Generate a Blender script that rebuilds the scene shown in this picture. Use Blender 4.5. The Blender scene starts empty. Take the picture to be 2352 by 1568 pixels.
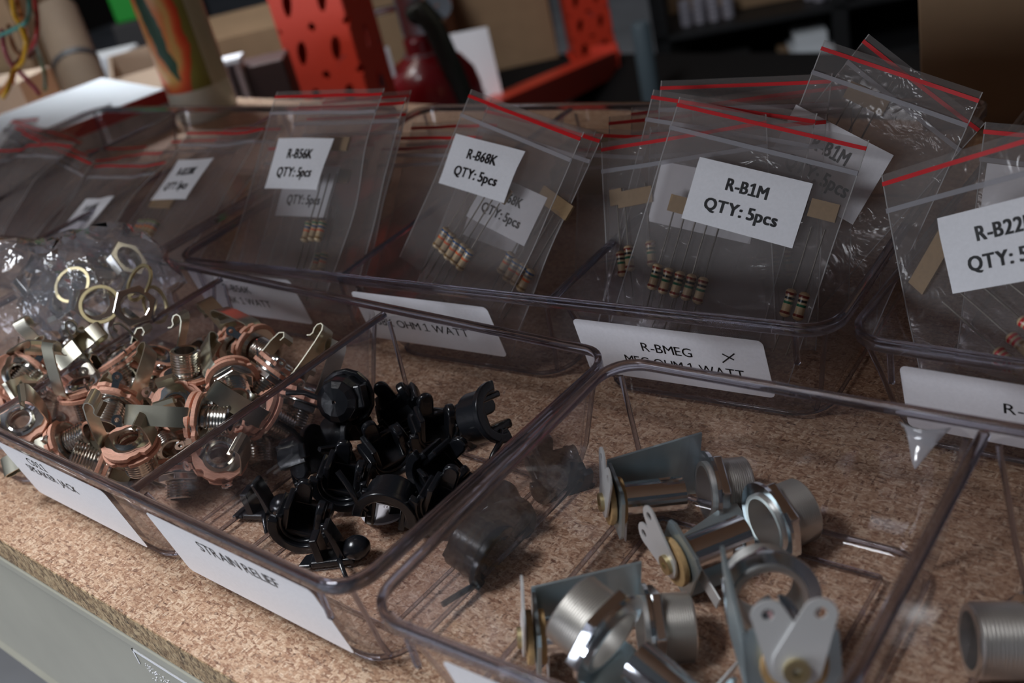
import bpy, math, random
from mathutils import Vector, Matrix
R_ = random.Random(7)
S = 0.001                       # all modelling below is in millimetres; table top is z = 0
col = bpy.context.scene.collection
scn = bpy.context.scene
PI = math.pi

# ------------------------------------------------------------------ camera
F_PX, PITCH, ROLL, YAW = 2495.9, 0.4962, -0.2464, -0.8012
CAM = Vector((184.56, -104.29, 208.95))
RIM = 43.0
_cy, _sy = math.cos(YAW), math.sin(YAW)
FW = Vector((math.cos(PITCH)*_sy, math.cos(PITCH)*_cy, -math.sin(PITCH)))
_r = Vector((_cy, -_sy, 0)); _u = _r.cross(FW)
RT = math.cos(ROLL)*_r + math.sin(ROLL)*_u
UP = -math.sin(ROLL)*_r + math.cos(ROLL)*_u
cam_d = bpy.data.cameras.new('camera'); cam = bpy.data.objects.new('camera', cam_d); col.objects.link(cam)
m = Matrix((RT, UP, -FW)).transposed().to_4x4(); m.translation = CAM*S
cam.matrix_world = m
cam_d.sensor_width = 36; cam_d.lens = F_PX*36/2352; cam_d.clip_start = 0.01; cam_d.clip_end = 60
cam_d.dof.use_dof = True; cam_d.dof.focus_distance = 0.350; cam_d.dof.aperture_fstop = 12.5
scn.camera = cam

# ------------------------------------------------------------------ world, light, exposure
w = bpy.data.worlds.new('world'); scn.world = w; w.use_nodes = True
w.node_tree.nodes['Background'].inputs[0].default_value = (0.75, 0.85, 1.0, 1)
w.node_tree.nodes['Background'].inputs[1].default_value = 0.03
def area(name, loc, target, sx, sy, power, color):
    d = bpy.data.lights.new(name, 'AREA'); d.shape = 'RECTANGLE'; d.size = sx; d.size_y = sy
    d.energy = power; d.color = color
    o = bpy.data.objects.new(name, d); col.objects.link(o); o.location = loc
    o.rotation_euler = (Vector(target)-Vector(loc)).to_track_quat('-Z', 'Y').to_euler()
    return o
area('ceiling_light', (-0.55, -0.24, 1.30), (-0.15, -0.05, 0), 1.1, 0.30, 31, (0.93, 0.96, 1.0))
area('window_light', (-0.62, -1.35, 0.30), (-0.05, 0.1, 0.05), 0.8, 0.3, 10.5, (0.88, 0.93, 1.0))
area('warm_lamp', (0.20, 1.3, 0.66), (-0.05, 0.15, 0), 0.9, 0.02, 0.8, (1.0, 0.88, 0.62))
area('warehouse_light', (-2.0, 0.5, 2.2), (-1.1, 0.9, -0.1), 1.3, 0.8, 10, (1.0, 0.93, 0.84))
area('white_box_fill', (-1.05, 0.46, 0.75), (-0.70, 0.40, 0), 0.25, 0.25, 0.75, (0.85, 0.93, 1.0)).data.spread = 0.75  # added narrow fill that brightens the white box, not a lamp of the room
vs = scn.view_settings
scn.display_settings.display_device = 'sRGB'
vs.view_transform = 'Standard'; vs.look = 'None'; vs.exposure = 0.0; vs.gamma = 1.0; vs.use_curve_mapping = False
scn.cycles.use_denoising = True
scn.cycles.max_bounces = 14; scn.cycles.transparent_max_bounces = 56
scn.cycles.use_adaptive_sampling = True; scn.cycles.adaptive_threshold = 0.02
scn.cycles.transmission_bounces = 10; scn.cycles.glossy_bounces = 5; scn.cycles.diffuse_bounces = 3
scn.cycles.sample_clamp_indirect = 4.0

# ------------------------------------------------------------------ where a picture point lies in the place
def ray(u, v): return (FW + (u-1176)/F_PX*RT - (v-784)/F_PX*UP)
def PZ(u, v, z): d = ray(u, v); return CAM + d*((z-CAM.z)/d.z)
def PY(u, v, y): d = ray(u, v); return CAM + d*((y-CAM.y)/d.y)
def PD(u, v, dist): d = ray(u, v).normalized(); return CAM + d*dist
def VV(r, u, t): return (RT*r + UP*u - FW*t).normalized()
def frame(z, x, loc):
    z = Vector(z).normalized(); x = Vector(x); x = (x - z*x.dot(z))
    if x.length < 1e-4: x = z.orthogonal()
    x.normalize(); y = z.cross(x)
    mm = Matrix((x, y, z)).transposed().to_4x4(); mm.translation = Vector(loc)*S
    return mm

# ------------------------------------------------------------------ materials
def mat(name): 
    m = bpy.data.materials.new(name); m.use_nodes = True
    return m, m.node_tree.nodes, m.node_tree.links
def principled(name, color, rough=0.5, metal=0.0, spec=0.5, noise=0.0, nscale=300, bump=0.0, coat=0.0, bscale=None, aniso=None):
    m, n, l = mat(name); b = n['Principled BSDF']
    b.inputs['Base Color'].default_value = (*color, 1); b.inputs['Roughness'].default_value = rough
    b.inputs['Metallic'].default_value = metal; b.inputs['Specular IOR Level'].default_value = spec
    b.inputs['Coat Weight'].default_value = coat
    tc = n.new('ShaderNodeTexCoord')
    src = tc.outputs['Object']
    if aniso:
        mp = n.new('ShaderNodeMapping'); mp.inputs['Scale'].default_value = aniso; l.new(src, mp.inputs[0]); src = mp.outputs[0]
    if noise > 0:
        t = n.new('ShaderNodeTexNoise'); t.inputs['Scale'].default_value = nscale; t.inputs['Detail'].default_value = 4
        l.new(src, t.inputs['Vector'])
        r = n.new('ShaderNodeValToRGB')
        r.color_ramp.elements[0].position = .3; r.color_ramp.elements[1].position = .7
        r.color_ramp.elements[0].color = (*[c*(1-noise) for c in color], 1)
        r.color_ramp.elements[1].color = (*[min(1, c*(1+noise)) for c in color], 1)
        l.new(t.outputs['Fac'], r.inputs[0]); l.new(r.outputs[0], b.inputs['Base Color'])
    if bump > 0:
        t = n.new('ShaderNodeTexNoise'); t.inputs['Scale'].default_value = bscale or nscale; t.inputs['Detail'].default_value = 3
        l.new(src, t.inputs['Vector'])
        bp = n.new('ShaderNodeBump'); bp.inputs['Strength'].default_value = bump; bp.inputs['Distance'].default_value = 0.001
        l.new(t.outputs['Fac'], bp.inputs['Height']); l.new(bp.outputs[0], b.inputs['Normal'])
    return m
def clear(name, tint, gloss_rough, haze, ior=1.5, haze_col=(0.8, 0.8, 0.85), wrinkle=0.0, wscale=60, boost=1.0):
    """thin clear sheet: see-through, Fresnel reflection, a little milky haze"""
    m, n, l = mat(name); n.remove(n['Principled BSDF']); out = n['Material Output']
    tr = n.new('ShaderNodeBsdfTransparent'); tr.inputs[0].default_value = (*tint, 1)
    df = n.new('ShaderNodeBsdfDiffuse'); df.inputs[0].default_value = (*haze_col, 1)
    tl = n.new('ShaderNodeBsdfTranslucent'); tl.inputs[0].default_value = (*haze_col, 1)
    ad = n.new('ShaderNodeMixShader'); ad.inputs[0].default_value = .5
    l.new(df.outputs[0], ad.inputs[1]); l.new(tl.outputs[0], ad.inputs[2])
    mx = n.new('ShaderNodeMixShader'); mx.inputs[0].default_value = haze
    l.new(tr.outputs[0], mx.inputs[1]); l.new(ad.outputs[0], mx.inputs[2])
    gl = n.new('ShaderNodeBsdfGlossy'); gl.inputs['Roughness'].default_value = gloss_rough
    geo = n.new('ShaderNodeNewGeometry'); dt = n.new('ShaderNodeVectorMath'); dt.operation = 'DOT_PRODUCT'
    l.new(geo.outputs['Incoming'], dt.inputs[0]); l.new(geo.outputs['Normal'], dt.inputs[1])
    def mth(op, a, bb=None):
        k = n.new('ShaderNodeMath'); k.operation = op
        for i, x in enumerate((a, bb)):
            if x is None: continue
            if isinstance(x, (int, float)): k.inputs[i].default_value = x
            else: l.new(x, k.inputs[i])
        return k.outputs[0]
    f0 = ((ior-1)/(ior+1))**2       # the same Fresnel reflection from either side of the thin sheet
    sch = mth('ADD', mth('MULTIPLY', mth('POWER', mth('SUBTRACT', 1.0, mth('ABSOLUTE', dt.outputs['Value'])), 5), 1-f0), f0)
    mu = n.new('ShaderNodeMath'); mu.operation = 'MULTIPLY'; mu.inputs[1].default_value = boost; mu.use_clamp = True
    l.new(sch, mu.inputs[0])
    m2 = n.new('ShaderNodeMixShader'); l.new(mu.outputs[0], m2.inputs[0])
    l.new(mx.outputs[0], m2.inputs[1]); l.new(gl.outputs[0], m2.inputs[2])
    if wrinkle:
        tc = n.new('ShaderNodeTexCoord'); t = n.new('ShaderNodeTexNoise'); t.inputs['Scale'].default_value = wscale
        t.inputs['Detail'].default_value = 3; t.inputs['Distortion'].default_value = 1.0
        l.new(tc.outputs['Object'], t.inputs['Vector'])
        bp = n.new('ShaderNodeBump'); bp.inputs['Strength'].default_value = wrinkle; bp.inputs['Distance'].default_value = .002
        l.new(t.outputs['Fac'], bp.inputs['Height']); l.new(bp.outputs[0], gl.inputs['Normal'])
    l.new(m2.outputs[0], out.inputs[0])
    return m
def rim_mat():
    m, n, l = mat('clear_rim'); n.remove(n['Principled BSDF']); out = n['Material Output']
    g = n.new('ShaderNodeBsdfGlass'); g.inputs['Roughness'].default_value = 0.02; g.inputs['IOR'].default_value = 1.5
    g.inputs[0].default_value = (.76, .755, .80, 1)
    t = n.new('ShaderNodeBsdfTransparent'); t.inputs[0].default_value = (.90, .89, .94, 1)
    mx = n.new('ShaderNodeMixShader'); mx.inputs[0].default_value = .9
    l.new(t.outputs[0], mx.inputs[1]); l.new(g.outputs[0], mx.inputs[2]); l.new(mx.outputs[0], out.inputs[0])
    return m
def board_mat(name, dark=1.0, edge=False):
    m, n, l = mat(name); b = n['Principled BSDF']; b.inputs['Roughness'].default_value = .62
    tc = n.new('ShaderNodeTexCoord')
    def layer(rot, sc, scale, warp=.0025):
        mp = n.new('ShaderNodeMapping'); mp.inputs['Rotation'].default_value = rot; mp.inputs['Scale'].default_value = sc
        nz = n.new('ShaderNodeTexNoise'); nz.inputs['Scale'].default_value = 260; nz.inputs['Detail'].default_value = 2
        l.new(tc.outputs['Object'], nz.inputs['Vector'])
        vm = n.new('ShaderNodeVectorMath'); vm.operation = 'SCALE'; vm.inputs['Scale'].default_value = warp
        l.new(nz.outputs['Color'], vm.inputs[0])
        va = n.new('ShaderNodeVectorMath'); va.operation = 'ADD'
        l.new(tc.outputs['Object'], va.inputs[0]); l.new(vm.outputs[0], va.inputs[1])
        l.new(va.outputs[0], mp.inputs[0])
        v = n.new('ShaderNodeTexVoronoi'); v.inputs['Scale'].default_value = scale
        l.new(mp.outputs[0], v.inputs['Vector'])
        s = n.new('ShaderNodeSeparateColor'); l.new(v.outputs['Color'], s.inputs[0])
        return s.outputs
    k = dark
    def ramp(src, stops):
        r = n.new('ShaderNodeValToRGB'); cr = r.color_ramp
        cr.elements[0].position = stops[0][0]; cr.elements[0].color = (*[c*k for c in stops[0][1]], 1)
        cr.elements[1].position = stops[-1][0]; cr.elements[1].color = (*[c*k for c in stops[-1][1]], 1)
        for p, c in stops[1:-1]:
            e = cr.elements.new(p); e.color = (*[x*k for x in c], 1)
        l.new(src, r.inputs[0]); return r.outputs[0]
    stops = [(0, (.09, .035, .02)), (.12, (.25, .115, .065)), (.38, (.44, .25, .15)), (.68, (.57, .37, .24)), (1, (.82, .63, .46))]
    if edge: stops = [(0, (.05, .03, .015)), (.3, (.20, .12, .06)), (.6, (.42, .28, .15)), (1, (.66, .50, .30))]
    a = layer((0, 0, .5), (1, 2.8, 1), 430, .0012); c = layer((0, 0, -.6), (2.6, 1, 1), 520, .0012); d = layer((0, 0, 1.3), (1, 2.2, 1), 1150, .0008)
    ca = ramp(a[0], stops); cc = ramp(c[1], stops); cd = ramp(d[2], stops)
    m1 = n.new('ShaderNodeMix'); m1.data_type = 'RGBA'
    r1 = n.new('ShaderNodeMath'); r1.operation = 'GREATER_THAN'; r1.inputs[1].default_value = .5; l.new(a[1], r1.inputs[0])
    l.new(r1.outputs[0], m1.inputs[0]); l.new(ca, m1.inputs[6]); l.new(cc, m1.inputs[7])
    m2 = n.new('ShaderNodeMix'); m2.data_type = 'RGBA'; m2.inputs[0].default_value = .42
    l.new(m1.outputs[2], m2.inputs[6]); l.new(cd, m2.inputs[7]); l.new(m2.outputs[2], b.inputs['Base Color'])
    rb = n.new('ShaderNodeTexNoise'); rb.inputs['Scale'].default_value = 120; l.new(tc.outputs['Object'], rb.inputs['Vector'])
    bp = n.new('ShaderNodeBump'); bp.inputs['Strength'].default_value = .5 if not edge else 1.0; bp.inputs['Distance'].default_value = .0004 if not edge else .0012
    l.new(d[0], bp.inputs['Height']); l.new(bp.outputs[0], b.inputs['Normal'])
    return m
def resistor_mat(name, bands):
    m, n, l = mat(name); b = n['Principled BSDF']; b.inputs['Roughness'].default_value = .28
    tc = n.new('ShaderNodeTexCoord'); sp = n.new('ShaderNodeSeparateXYZ'); l.new(tc.outputs['Object'], sp.inputs[0])
    mr = n.new('ShaderNodeMapRange'); mr.inputs['From Min'].default_value = -.0048; mr.inputs['From Max'].default_value = .0048
    l.new(sp.outputs['Z'], mr.inputs[0]); r = n.new('ShaderNodeValToRGB'); cr = r.color_ramp; cr.interpolation = 'CONSTANT'
    base = (.56, .42, .26, 1); cr.elements[0].color = base; cr.elements[0].position = 0
    cr.elements[1].position = .999; cr.elements[1].color = base
    for p, c in zip((.84, .68, .52, .17), bands):
        e = cr.elements.new(p-.045); e.color = (*c, 1); e = cr.elements.new(p+.04); e.color = base
    l.new(mr.outputs[0], r.inputs[0]); l.new(r.outputs[0], b.inputs['Base Color'])
    return m
GREEN, BLUE, ORANGE, GOLD = (.02, .14, .07), (.02, .08, .22), (.75, .14, .04), (.25, .14, .05)
GREY, BROWN, BLACK, RED = (.22, .22, .23), (.20, .03, .02), (.015, .015, .015), (.5, .02, .02)
M = {}
M['clear'] = clear('clear_plastic', (.965, .96, .972), .04, .008, boost=.8)
M['rim'] = rim_mat()
M['film'] = clear('bag_film', (.94, .93, .93), .12, .115, ior=1.45, haze_col=(.76, .73, .72), wrinkle=.5, wscale=85, boost=.9)
M['film_crumpled'] = clear('crumpled_film', (.92, .93, .96), 0.07, .13, ior=1.5, haze_col=(.8, .84, .92), wrinkle=1.0, wscale=90, boost=2.2)
M['zip'] = clear('zip_film', (.86, .86, .88), .12, .38, haze_col=(.85, .85, .9), boost=1.6)
M['weld'] = clear('weld_film', (.9, .9, .9), .15, .65, haze_col=(.85, .85, .85), boost=1.5)
M['redline'] = principled('red_line', (.60, .010, .016), .4)
M['paper'] = principled('white_paper', (.86, .86, .90), .6, noise=.03, nscale=900)
M['ink'] = principled('black_ink', (.012, .012, .014), .5)
M['board'] = board_mat('particle_board'); M['board_edge'] = board_mat('particle_board_edge', .9, True)
M['beige'] = principled('beige_enamel', (.37, .355, .29), .3, noise=.05, nscale=40, bump=.06, bscale=500)
M['lead'] = principled('tinned_wire', (.26, .23, .20), .45, .8)
M['tape'] = principled('brown_tape', (.30, .195, .10), .6, noise=.08, nscale=900)
M['phenolic'] = principled('salmon_phenolic', (.78, .40, .28), .5, noise=.14, nscale=700, bump=.25, bscale=1800, aniso=(1, 4, 1))
M['nickel'] = principled('nickel', (.78, .76, .72), .16, 1)
M['spring'] = principled('nickel_silver', (.64, .61, .50), .3, 1, noise=.06, nscale=200)
M['brass'] = principled('brass', (.62, .52, .30), .4, 1)
M['steel_hole'] = principled('dull_steel', (.35, .36, .38), .35, 1)
M['zinc'] = principled('zinc_plate', (.50, .60, .64), .38, .85, noise=.08, nscale=120)
M['zinc_bright'] = principled('bright_zinc', (.80, .83, .86), .14, 1)
M['thread'] = principled('threaded_nickel', (.72, .70, .67), .34, .9)
M['fiber'] = principled('fiber_washer', (.46, .29, .13), .7, noise=.12, nscale=900)
M['terminal'] = principled('tin_terminal', (.72, .72, .72), .4, .45)
M['nylon'] = principled('black_nylon', (.010, .011, .014), .22, spec=.55, bump=.05, bscale=700)
M['disc'] = principled('frosted_plastic', (.78, .74, .78), .45)
M['card'] = principled('cardboard', (.31, .20, .115), .85, noise=.08, nscale=25)
M['card_light'] = principled('light_cardboard', (.55, .41, .30), .85, noise=.05, nscale=25)
M['card_dark'] = principled('dark_cardboard', (.16, .11, .07), .85, noise=.1, nscale=20)
M['maroon'] = principled('maroon_panel', (.055, .022, .018), .6)
M['stripe'] = principled('dark_red_band', (.30, .008, .012), .45)
M['grey_print'] = principled('grey_print', (.30, .28, .30), .6, noise=.3, nscale=60)
M['white'] = principled('white_card', (.82, .86, .90), .55)
M['black'] = principled('black_paint', (.012, .012, .013), .5)
M['dark'] = principled('dark_grey', (.035, .033, .034), .6)
M['rubber'] = principled('black_rubber', (.018, .02, .016), .42)
M['bluegrey'] = principled('blue_grey_plastic', (.09, .125, .15), .5)
M['green'] = principled('green_plastic', (.005, .30, .02), .5)
M['ext_red'] = principled('extinguisher_red', (.26, .006, .012), .28, coat=.5)
M['chrome'] = principled('chrome', (.75, .77, .80), .18, 1)
M['yellow'] = principled('yellow_plastic', (.75, .50, .06), .45)
M['lilac'] = principled('lilac_cup', (.42, .40, .46), .5)
M['concrete'] = principled('concrete_floor', (.55, .57, .62), .6, noise=.2, nscale=3)
M['wall'] = principled('dark_wall', (.06, .05, .045), .9, noise=.1, nscale=3)
M['matte_dark'] = principled('matte_dark', (.012, .011, .011), .95, spec=.1)
M['pink'] = principled('pink_plastic', (.48, .36, .35), .5)
M['tan'] = principled('tan_bag', (.25, .2, .09), .4)
def orange_mat():
    m, n, l = mat('scuffed_orange_paint'); b = n['Principled BSDF']; b.inputs['Roughness'].default_value = .38
    tc = n.new('ShaderNodeTexCoord'); t = n.new('ShaderNodeTexNoise'); t.inputs['Scale'].default_value = 28; t.inputs['Detail'].default_value = 5
    t.inputs['Distortion'].default_value = 1.2
    l.new(tc.outputs['Object'], t.inputs['Vector']); r = n.new('ShaderNodeValToRGB')
    r.color_ramp.elements[0].position = .66; r.color_ramp.elements[0].color = (.60, .045, .02, 1)
    r.color_ramp.elements[1].position = .70; r.color_ramp.elements[1].color = (.14, .045, .055, 1)
    l.new(t.outputs['Fac'], r.inputs[0]); l.new(r.outputs[0], b.inputs['Base Color']); return m
M['orange'] = orange_mat()
def mango_mat():
    """printed can wrap: olive ground, a red and orange fruit with dark green leaves"""
    m, n, l = mat('fruit_print'); b = n['Principled BSDF']; b.inputs['Roughness'].default_value = .35
    tc = n.new('ShaderNodeTexCoord'); sp = n.new('ShaderNodeSeparateXYZ'); l.new(tc.outputs['Object'], sp.inputs[0])
    def math_(op, a, bb=None):
        k = n.new('ShaderNodeMath'); k.operation = op
        for i, x in enumerate((a, bb)):
            if x is None: continue
            if isinstance(x, (int, float)): k.inputs[i].default_value = x
            else: l.new(x, k.inputs[i])
        return k.outputs[0]
    nz = n.new('ShaderNodeTexNoise'); nz.inputs['Scale'].default_value = 45; nz.inputs['Detail'].default_value = 3
    l.new(tc.outputs['Object'], nz.inputs['Vector'])
    wob = math_('MULTIPLY', math_('SUBTRACT', nz.outputs['Fac'], .5), .014)
    # angle round the can, in metres of arc
    ang = math_('MULTIPLY', math_('ARCTAN2', sp.outputs['Y'], sp.outputs['X']), .027)
    sx = math_('ADD', math_('ADD', ang, math_('MULTIPLY', sp.outputs['Z'], -.06)), wob)
    zz = math_('SUBTRACT', sp.outputs['Z'], .072)
    d = math_('SQRT', math_('ADD', math_('POWER', math_('DIVIDE', sx, .025), 2), math_('POWER', math_('DIVIDE', zz, .058), 2)))
    r = n.new('ShaderNodeValToRGB'); cr = r.color_ramp
    cr.elements[0].position = 0; cr.elements[0].color = (.70, .22, .03, 1)
    cr.elements[1].position = 1.0; cr.elements[1].color = (.17, .15, .03, 1)
    for p, c in ((.35, (.60, .16, .03)), (.62, (.55, .33, .10)), (.78, (.62, .10, .03)), (.97, (.50, .03, .01))):
        e = cr.elements.new(p); e.color = (*c, 1)
    l.new(d, r.inputs[0])
    # leaf
    s2 = math_('ADD', ang, math_('MULTIPLY', sp.outputs['Z'], .16)); s2 = math_('ADD', math_('SUBTRACT', s2, .0165), wob)
    z2 = math_('SUBTRACT', sp.outputs['Z'], .085)
    d2 = math_('SQRT', math_('ADD', math_('POWER', math_('DIVIDE', s2, .0065), 2), math_('POWER', math_('DIVIDE', z2, .05), 2)))
    lt = math_('LESS_THAN', d2, 1.0)
    mx = n.new('ShaderNodeMix'); mx.data_type = 'RGBA'; l.new(lt, mx.inputs[0]); l.new(r.outputs[0], mx.inputs[6]); mx.inputs[7].default_value = (.02, .07, .045, 1)
    # pale side panel
    pale = math_('GREATER_THAN', ang, .036)
    m3 = n.new('ShaderNodeMix'); m3.data_type = 'RGBA'; l.new(pale, m3.inputs[0]); l.new(mx.outputs[2], m3.inputs[6]); m3.inputs[7].default_value = (.42, .38, .28, 1)
    bot = math_('LESS_THAN', sp.outputs['Z'], .026)
    m4 = n.new('ShaderNodeMix'); m4.data_type = 'RGBA'; l.new(bot, m4.inputs[0]); l.new(m3.outputs[2], m4.inputs[6]); m4.inputs[7].default_value = (.55, .55, .48, 1)
    l.new(m4.outputs[2], b.inputs['Base Color']); return m
M['mango'] = mango_mat()

# ------------------------------------------------------------------ mesh helpers
class MB:
    def __init__(s): s.v = []; s.f = []
    def add(s, vs, fs, T=None):
        o = len(s.v)
        s.v += [tuple(T @ Vector(p)) if T else tuple(p) for p in vs]
        s.f += [tuple(i+o for i in f) for f in fs]; return s
    def box(s, x0, x1, y0, y1, z0, z1, T=None):
        vs = [(x, y, z) for z in (z0, z1) for y in (y0, y1) for x in (x0, x1)]
        return s.add(vs, [(0, 2, 3, 1), (4, 5, 7, 6), (0, 1, 5, 4), (2, 6, 7, 3), (0, 4, 6, 2), (1, 3, 7, 5)], T)
    def loft(s, loops, T=None, closed=True, cap0=True, cap1=True, ring=False):
        n = len(loops[0]); vs = [p for L in loops for p in L]; fs = []
        k = len(loops)
        for i in range(k if ring else k-1):
            a = i*n; b = ((i+1) % k)*n
            for j in range(n if closed else n-1):
                j2 = (j+1) % n; fs.append((a+j, a+j2, b+j2, b+j))
        if not ring and closed:
            if cap0: fs.append(tuple(reversed(range(n))))
            if cap1: fs.append(tuple((k-1)*n+j for j in range(n)))
        return s.add(vs, fs, T)
    def lathe(s, prof, n=32, T=None, ring=True):
        loops = [[(r*math.cos(2*PI*j/n), r*math.sin(2*PI*j/n), z) for j in range(n)] for r, z in prof]
        return s.loft(loops, T, True, not ring, not ring, ring)
    def poly(s, pts, z0, z1, T=None):
        return s.loft([[(x, y, z0) for x, y in pts], [(x, y, z1) for x, y in pts]], T)
    def holed(s, outer, inner, z0, z1, T=None):
        """plate between two polygons with the same point count"""
        L = [[(x, y, z0) for x, y in outer], [(x, y, z1) for x, y in outer], [(x, y, z1) for x, y in inner], [(x, y, z0) for x, y in inner]]
        return s.loft(L, T, ring=True)
    def tube(s, pts, r, n=8, T=None):
        pts = [Vector(p) for p in pts]; loops = []; up = None
        for i, p in enumerate(pts):
            d = (pts[min(i+1, len(pts)-1)]-pts[max(i-1, 0)]).normalized()
            if up is None: up = d.orthogonal().normalized()
            up = (up - d*up.dot(d)).normalized(); sd = d.cross(up)
            rr = r[i] if isinstance(r, (list, tuple)) else r
            loops.append([tuple(p + up*math.cos(2*PI*j/n)*rr + sd*math.sin(2*PI*j/n)*rr) for j in range(n)])
        return s.loft(loops, T)
    def ribbon(s, path, wid, th, T=None, axis=1, off=0):
        """band following a 2-D path (x, z), width along y, thickness th"""
        loops = []; P = [Vector((a, b)) for a, b in path]
        for i, p in enumerate(P):
            d = (P[min(i+1, len(P)-1)]-P[max(i-1, 0)]).normalized(); nn = Vector((-d.y, d.x))*th/2
            a = p+nn; b = p-nn; h = (wid[i] if isinstance(wid, (list, tuple)) else wid)/2
            loops.append([(a.x, off-h, a.y), (a.x, off+h, a.y), (b.x, off+h, b.y), (b.x, off-h, b.y)])
        return s.loft(loops, T)
    def sphere(s, c, r, T=None, nu=16, nv=10):
        c = Vector(c); r = (r, r, r) if not isinstance(r, tuple) else r
        pr = [(math.sin(PI*i/nv), -math.cos(PI*i/nv)) for i in range(nv+1)]
        loops = [[(c.x+r[0]*max(a, 1e-3)*math.cos(2*PI*j/nu), c.y+r[1]*max(a, 1e-3)*math.sin(2*PI*j/nu), c.z+r[2]*b) for j in range(nu)] for a, b in pr]
        return s.loft(loops, T)
    def build(s, name, m, parent=None, smooth=None, bevel=0.0, seg=2, solid=0):
        me = bpy.data.meshes.new(name); me.from_pydata([(x*S, y*S, z*S) for x, y, z in s.v], [], s.f); me.update()
        import bmesh
        bm = bmesh.new(); bm.from_mesh(me); bmesh.ops.recalc_face_normals(bm, faces=bm.faces); bm.to_mesh(me); bm.free()
        me.materials.append(M[m] if isinstance(m, str) else m)
        o = bpy.data.objects.new(name, me); col.objects.link(o)
        if parent: o.parent = parent
        if smooth:
            me.polygons.foreach_set('use_smooth', [True]*len(me.polygons))
            try: me.set_sharp_from_angle(angle=math.radians(smooth))
            except Exception: pass
        if bevel:
            b = o.modifiers.new('bevel', 'BEVEL'); b.width = bevel*S; b.segments = seg; b.limit_method = 'ANGLE'; b.angle_limit = .6
        if solid:
            b = o.modifiers.new('solid', 'SOLIDIFY'); b.thickness = solid*S; b.offset = 0
        return o
def tag(o, label=None, cat=None, group=None, kind=None):
    if label: o['label'] = label
    if cat: o['category'] = cat
    if group: o['group'] = group
    if kind: o['kind'] = kind
    return o
def empty(name, loc=(0, 0, 0), label=None, cat=None, group=None, mw=None):
    o = bpy.data.objects.new(name, None); o.empty_display_size = .005; col.objects.link(o)
    if mw is not None: o.matrix_world = mw
    else: o.location = Vector(loc)*S
    return tag(o, label, cat, group)
def kids(o): return [c for c in bpy.data.objects if c.parent is o]
def copy_tree(src, mw=None, label=None, tree=None):
    tree = tree or {}
    def rec(o, par):
        c = o.copy(); col.objects.link(c)
        if par: c.parent = par; c.matrix_parent_inverse = o.matrix_parent_inverse.copy()
        for k in CH.get(o.name, []): rec(k, c)
        return c
    c = rec(src, None)
    if mw is not None: c.matrix_world = mw
    if label: c['label'] = label
    return c
CH = {}
def note_children(o):
    ks = kids(o); CH[o.name] = ks
    for k in ks: note_children(k)
def T_(x=0, y=0, z=0, rx=0, ry=0, rz=0):
    return Matrix.Translation((x, y, z)) @ Matrix.Rotation(rz, 4, 'Z') @ Matrix.Rotation(ry, 4, 'Y') @ Matrix.Rotation(rx, 4, 'X')
def rrect(x0, x1, y0, y1, r, z, n=6):
    pts = []
    for cx, cy, a in ((x1-r, y1-r, 0), (x0+r, y1-r, PI/2), (x0+r, y0+r, PI), (x1-r, y0+r, 1.5*PI)):
        for i in range(n+1):
            t = a + PI/2*i/n; pts.append((cx+r*math.cos(t), cy+r*math.sin(t), z))
    return pts
def ngon(n, r, a0=0): return [(r*math.cos(a0+2*PI*i/n), r*math.sin(a0+2*PI*i/n)) for i in range(n)]
_txt = {}; _gl = {}
def glyph(ch):
    if ch not in _gl:
        if ch == '1':       # a one with a flag and a foot
            vs = [(.20, 0), (.29, 0), (.29, .72), (.22, .72), (.03, .60), (.03, .52), (.20, .61), (0, 0), (.47, 0), (.47, .075), (0, .075)]
            _gl[ch] = ([(x, y, 0) for x, y in vs], [(0, 1, 2, 3, 4, 5, 6), (7, 8, 9, 10)])
        else:
            c = bpy.data.curves.new('t', 'FONT'); c.body = ch; c.size = 1; c.resolution_u = 3
            o = bpy.data.objects.new('t', c); me = bpy.data.meshes.new_from_object(o)
            vs = [tuple(v.co) for v in me.vertices]; x0 = min(v[0] for v in vs)
            _gl[ch] = ([(x-x0, y, 0) for x, y, _ in vs], [tuple(p.vertices) for p in me.polygons])
            bpy.data.objects.remove(o); bpy.data.meshes.remove(me)
    return _gl[ch]
def text_mesh(s, bold=0.0):
    key = (s, bold)
    if key not in _txt:
        V, F, x = [], [], 0
        for ch in s:
            if ch == ' ': x += .26; continue
            gv, gf = glyph(ch)
            for dx, dy in (((0, 0), (.034, .016), (-.034, -.016), (.034, -.016), (-.034, .016)) if bold > .01 else ((.006, 0), (-.006, 0))):
                o = len(V); V += [(p[0]+x+dx, p[1]+dy, 0) for p in gv]; F += [tuple(i+o for i in f) for f in gf]
            x += max(p[0] for p in gv) + (.11 if bold > .01 else .085)
        _txt[key] = (V, F, x)
    return _txt[key]
def put_text(mb, s, x0, y0, width, height, bold, fn, slant=0):
    """text with its left end at x0, baseline y0 (y grows upwards); fn maps (x, y) to a point"""
    vs, fs, wd = text_mesh(s, bold); k = width/wd; h = height/.72
    mb.add([fn(x0+x*k+slant*y*h, y0+y*h) for x, y, _ in vs], fs)

# ------------------------------------------------------------------ the setting
def struct(name, mb, m, **k): o = mb.build(name, m, **k); o['kind'] = 'structure'; return o
struct('floor', MB().box(-7000, 3000, -2500, 6500, -960, -900), 'concrete')
struct('wall_back', MB().box(-7000, 3000, 6500, 6600, -900, 2400), 'wall')
struct('wall_left', MB().box(-7100, -7000, -2500, 6500, -900, 2400), 'wall')

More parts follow.
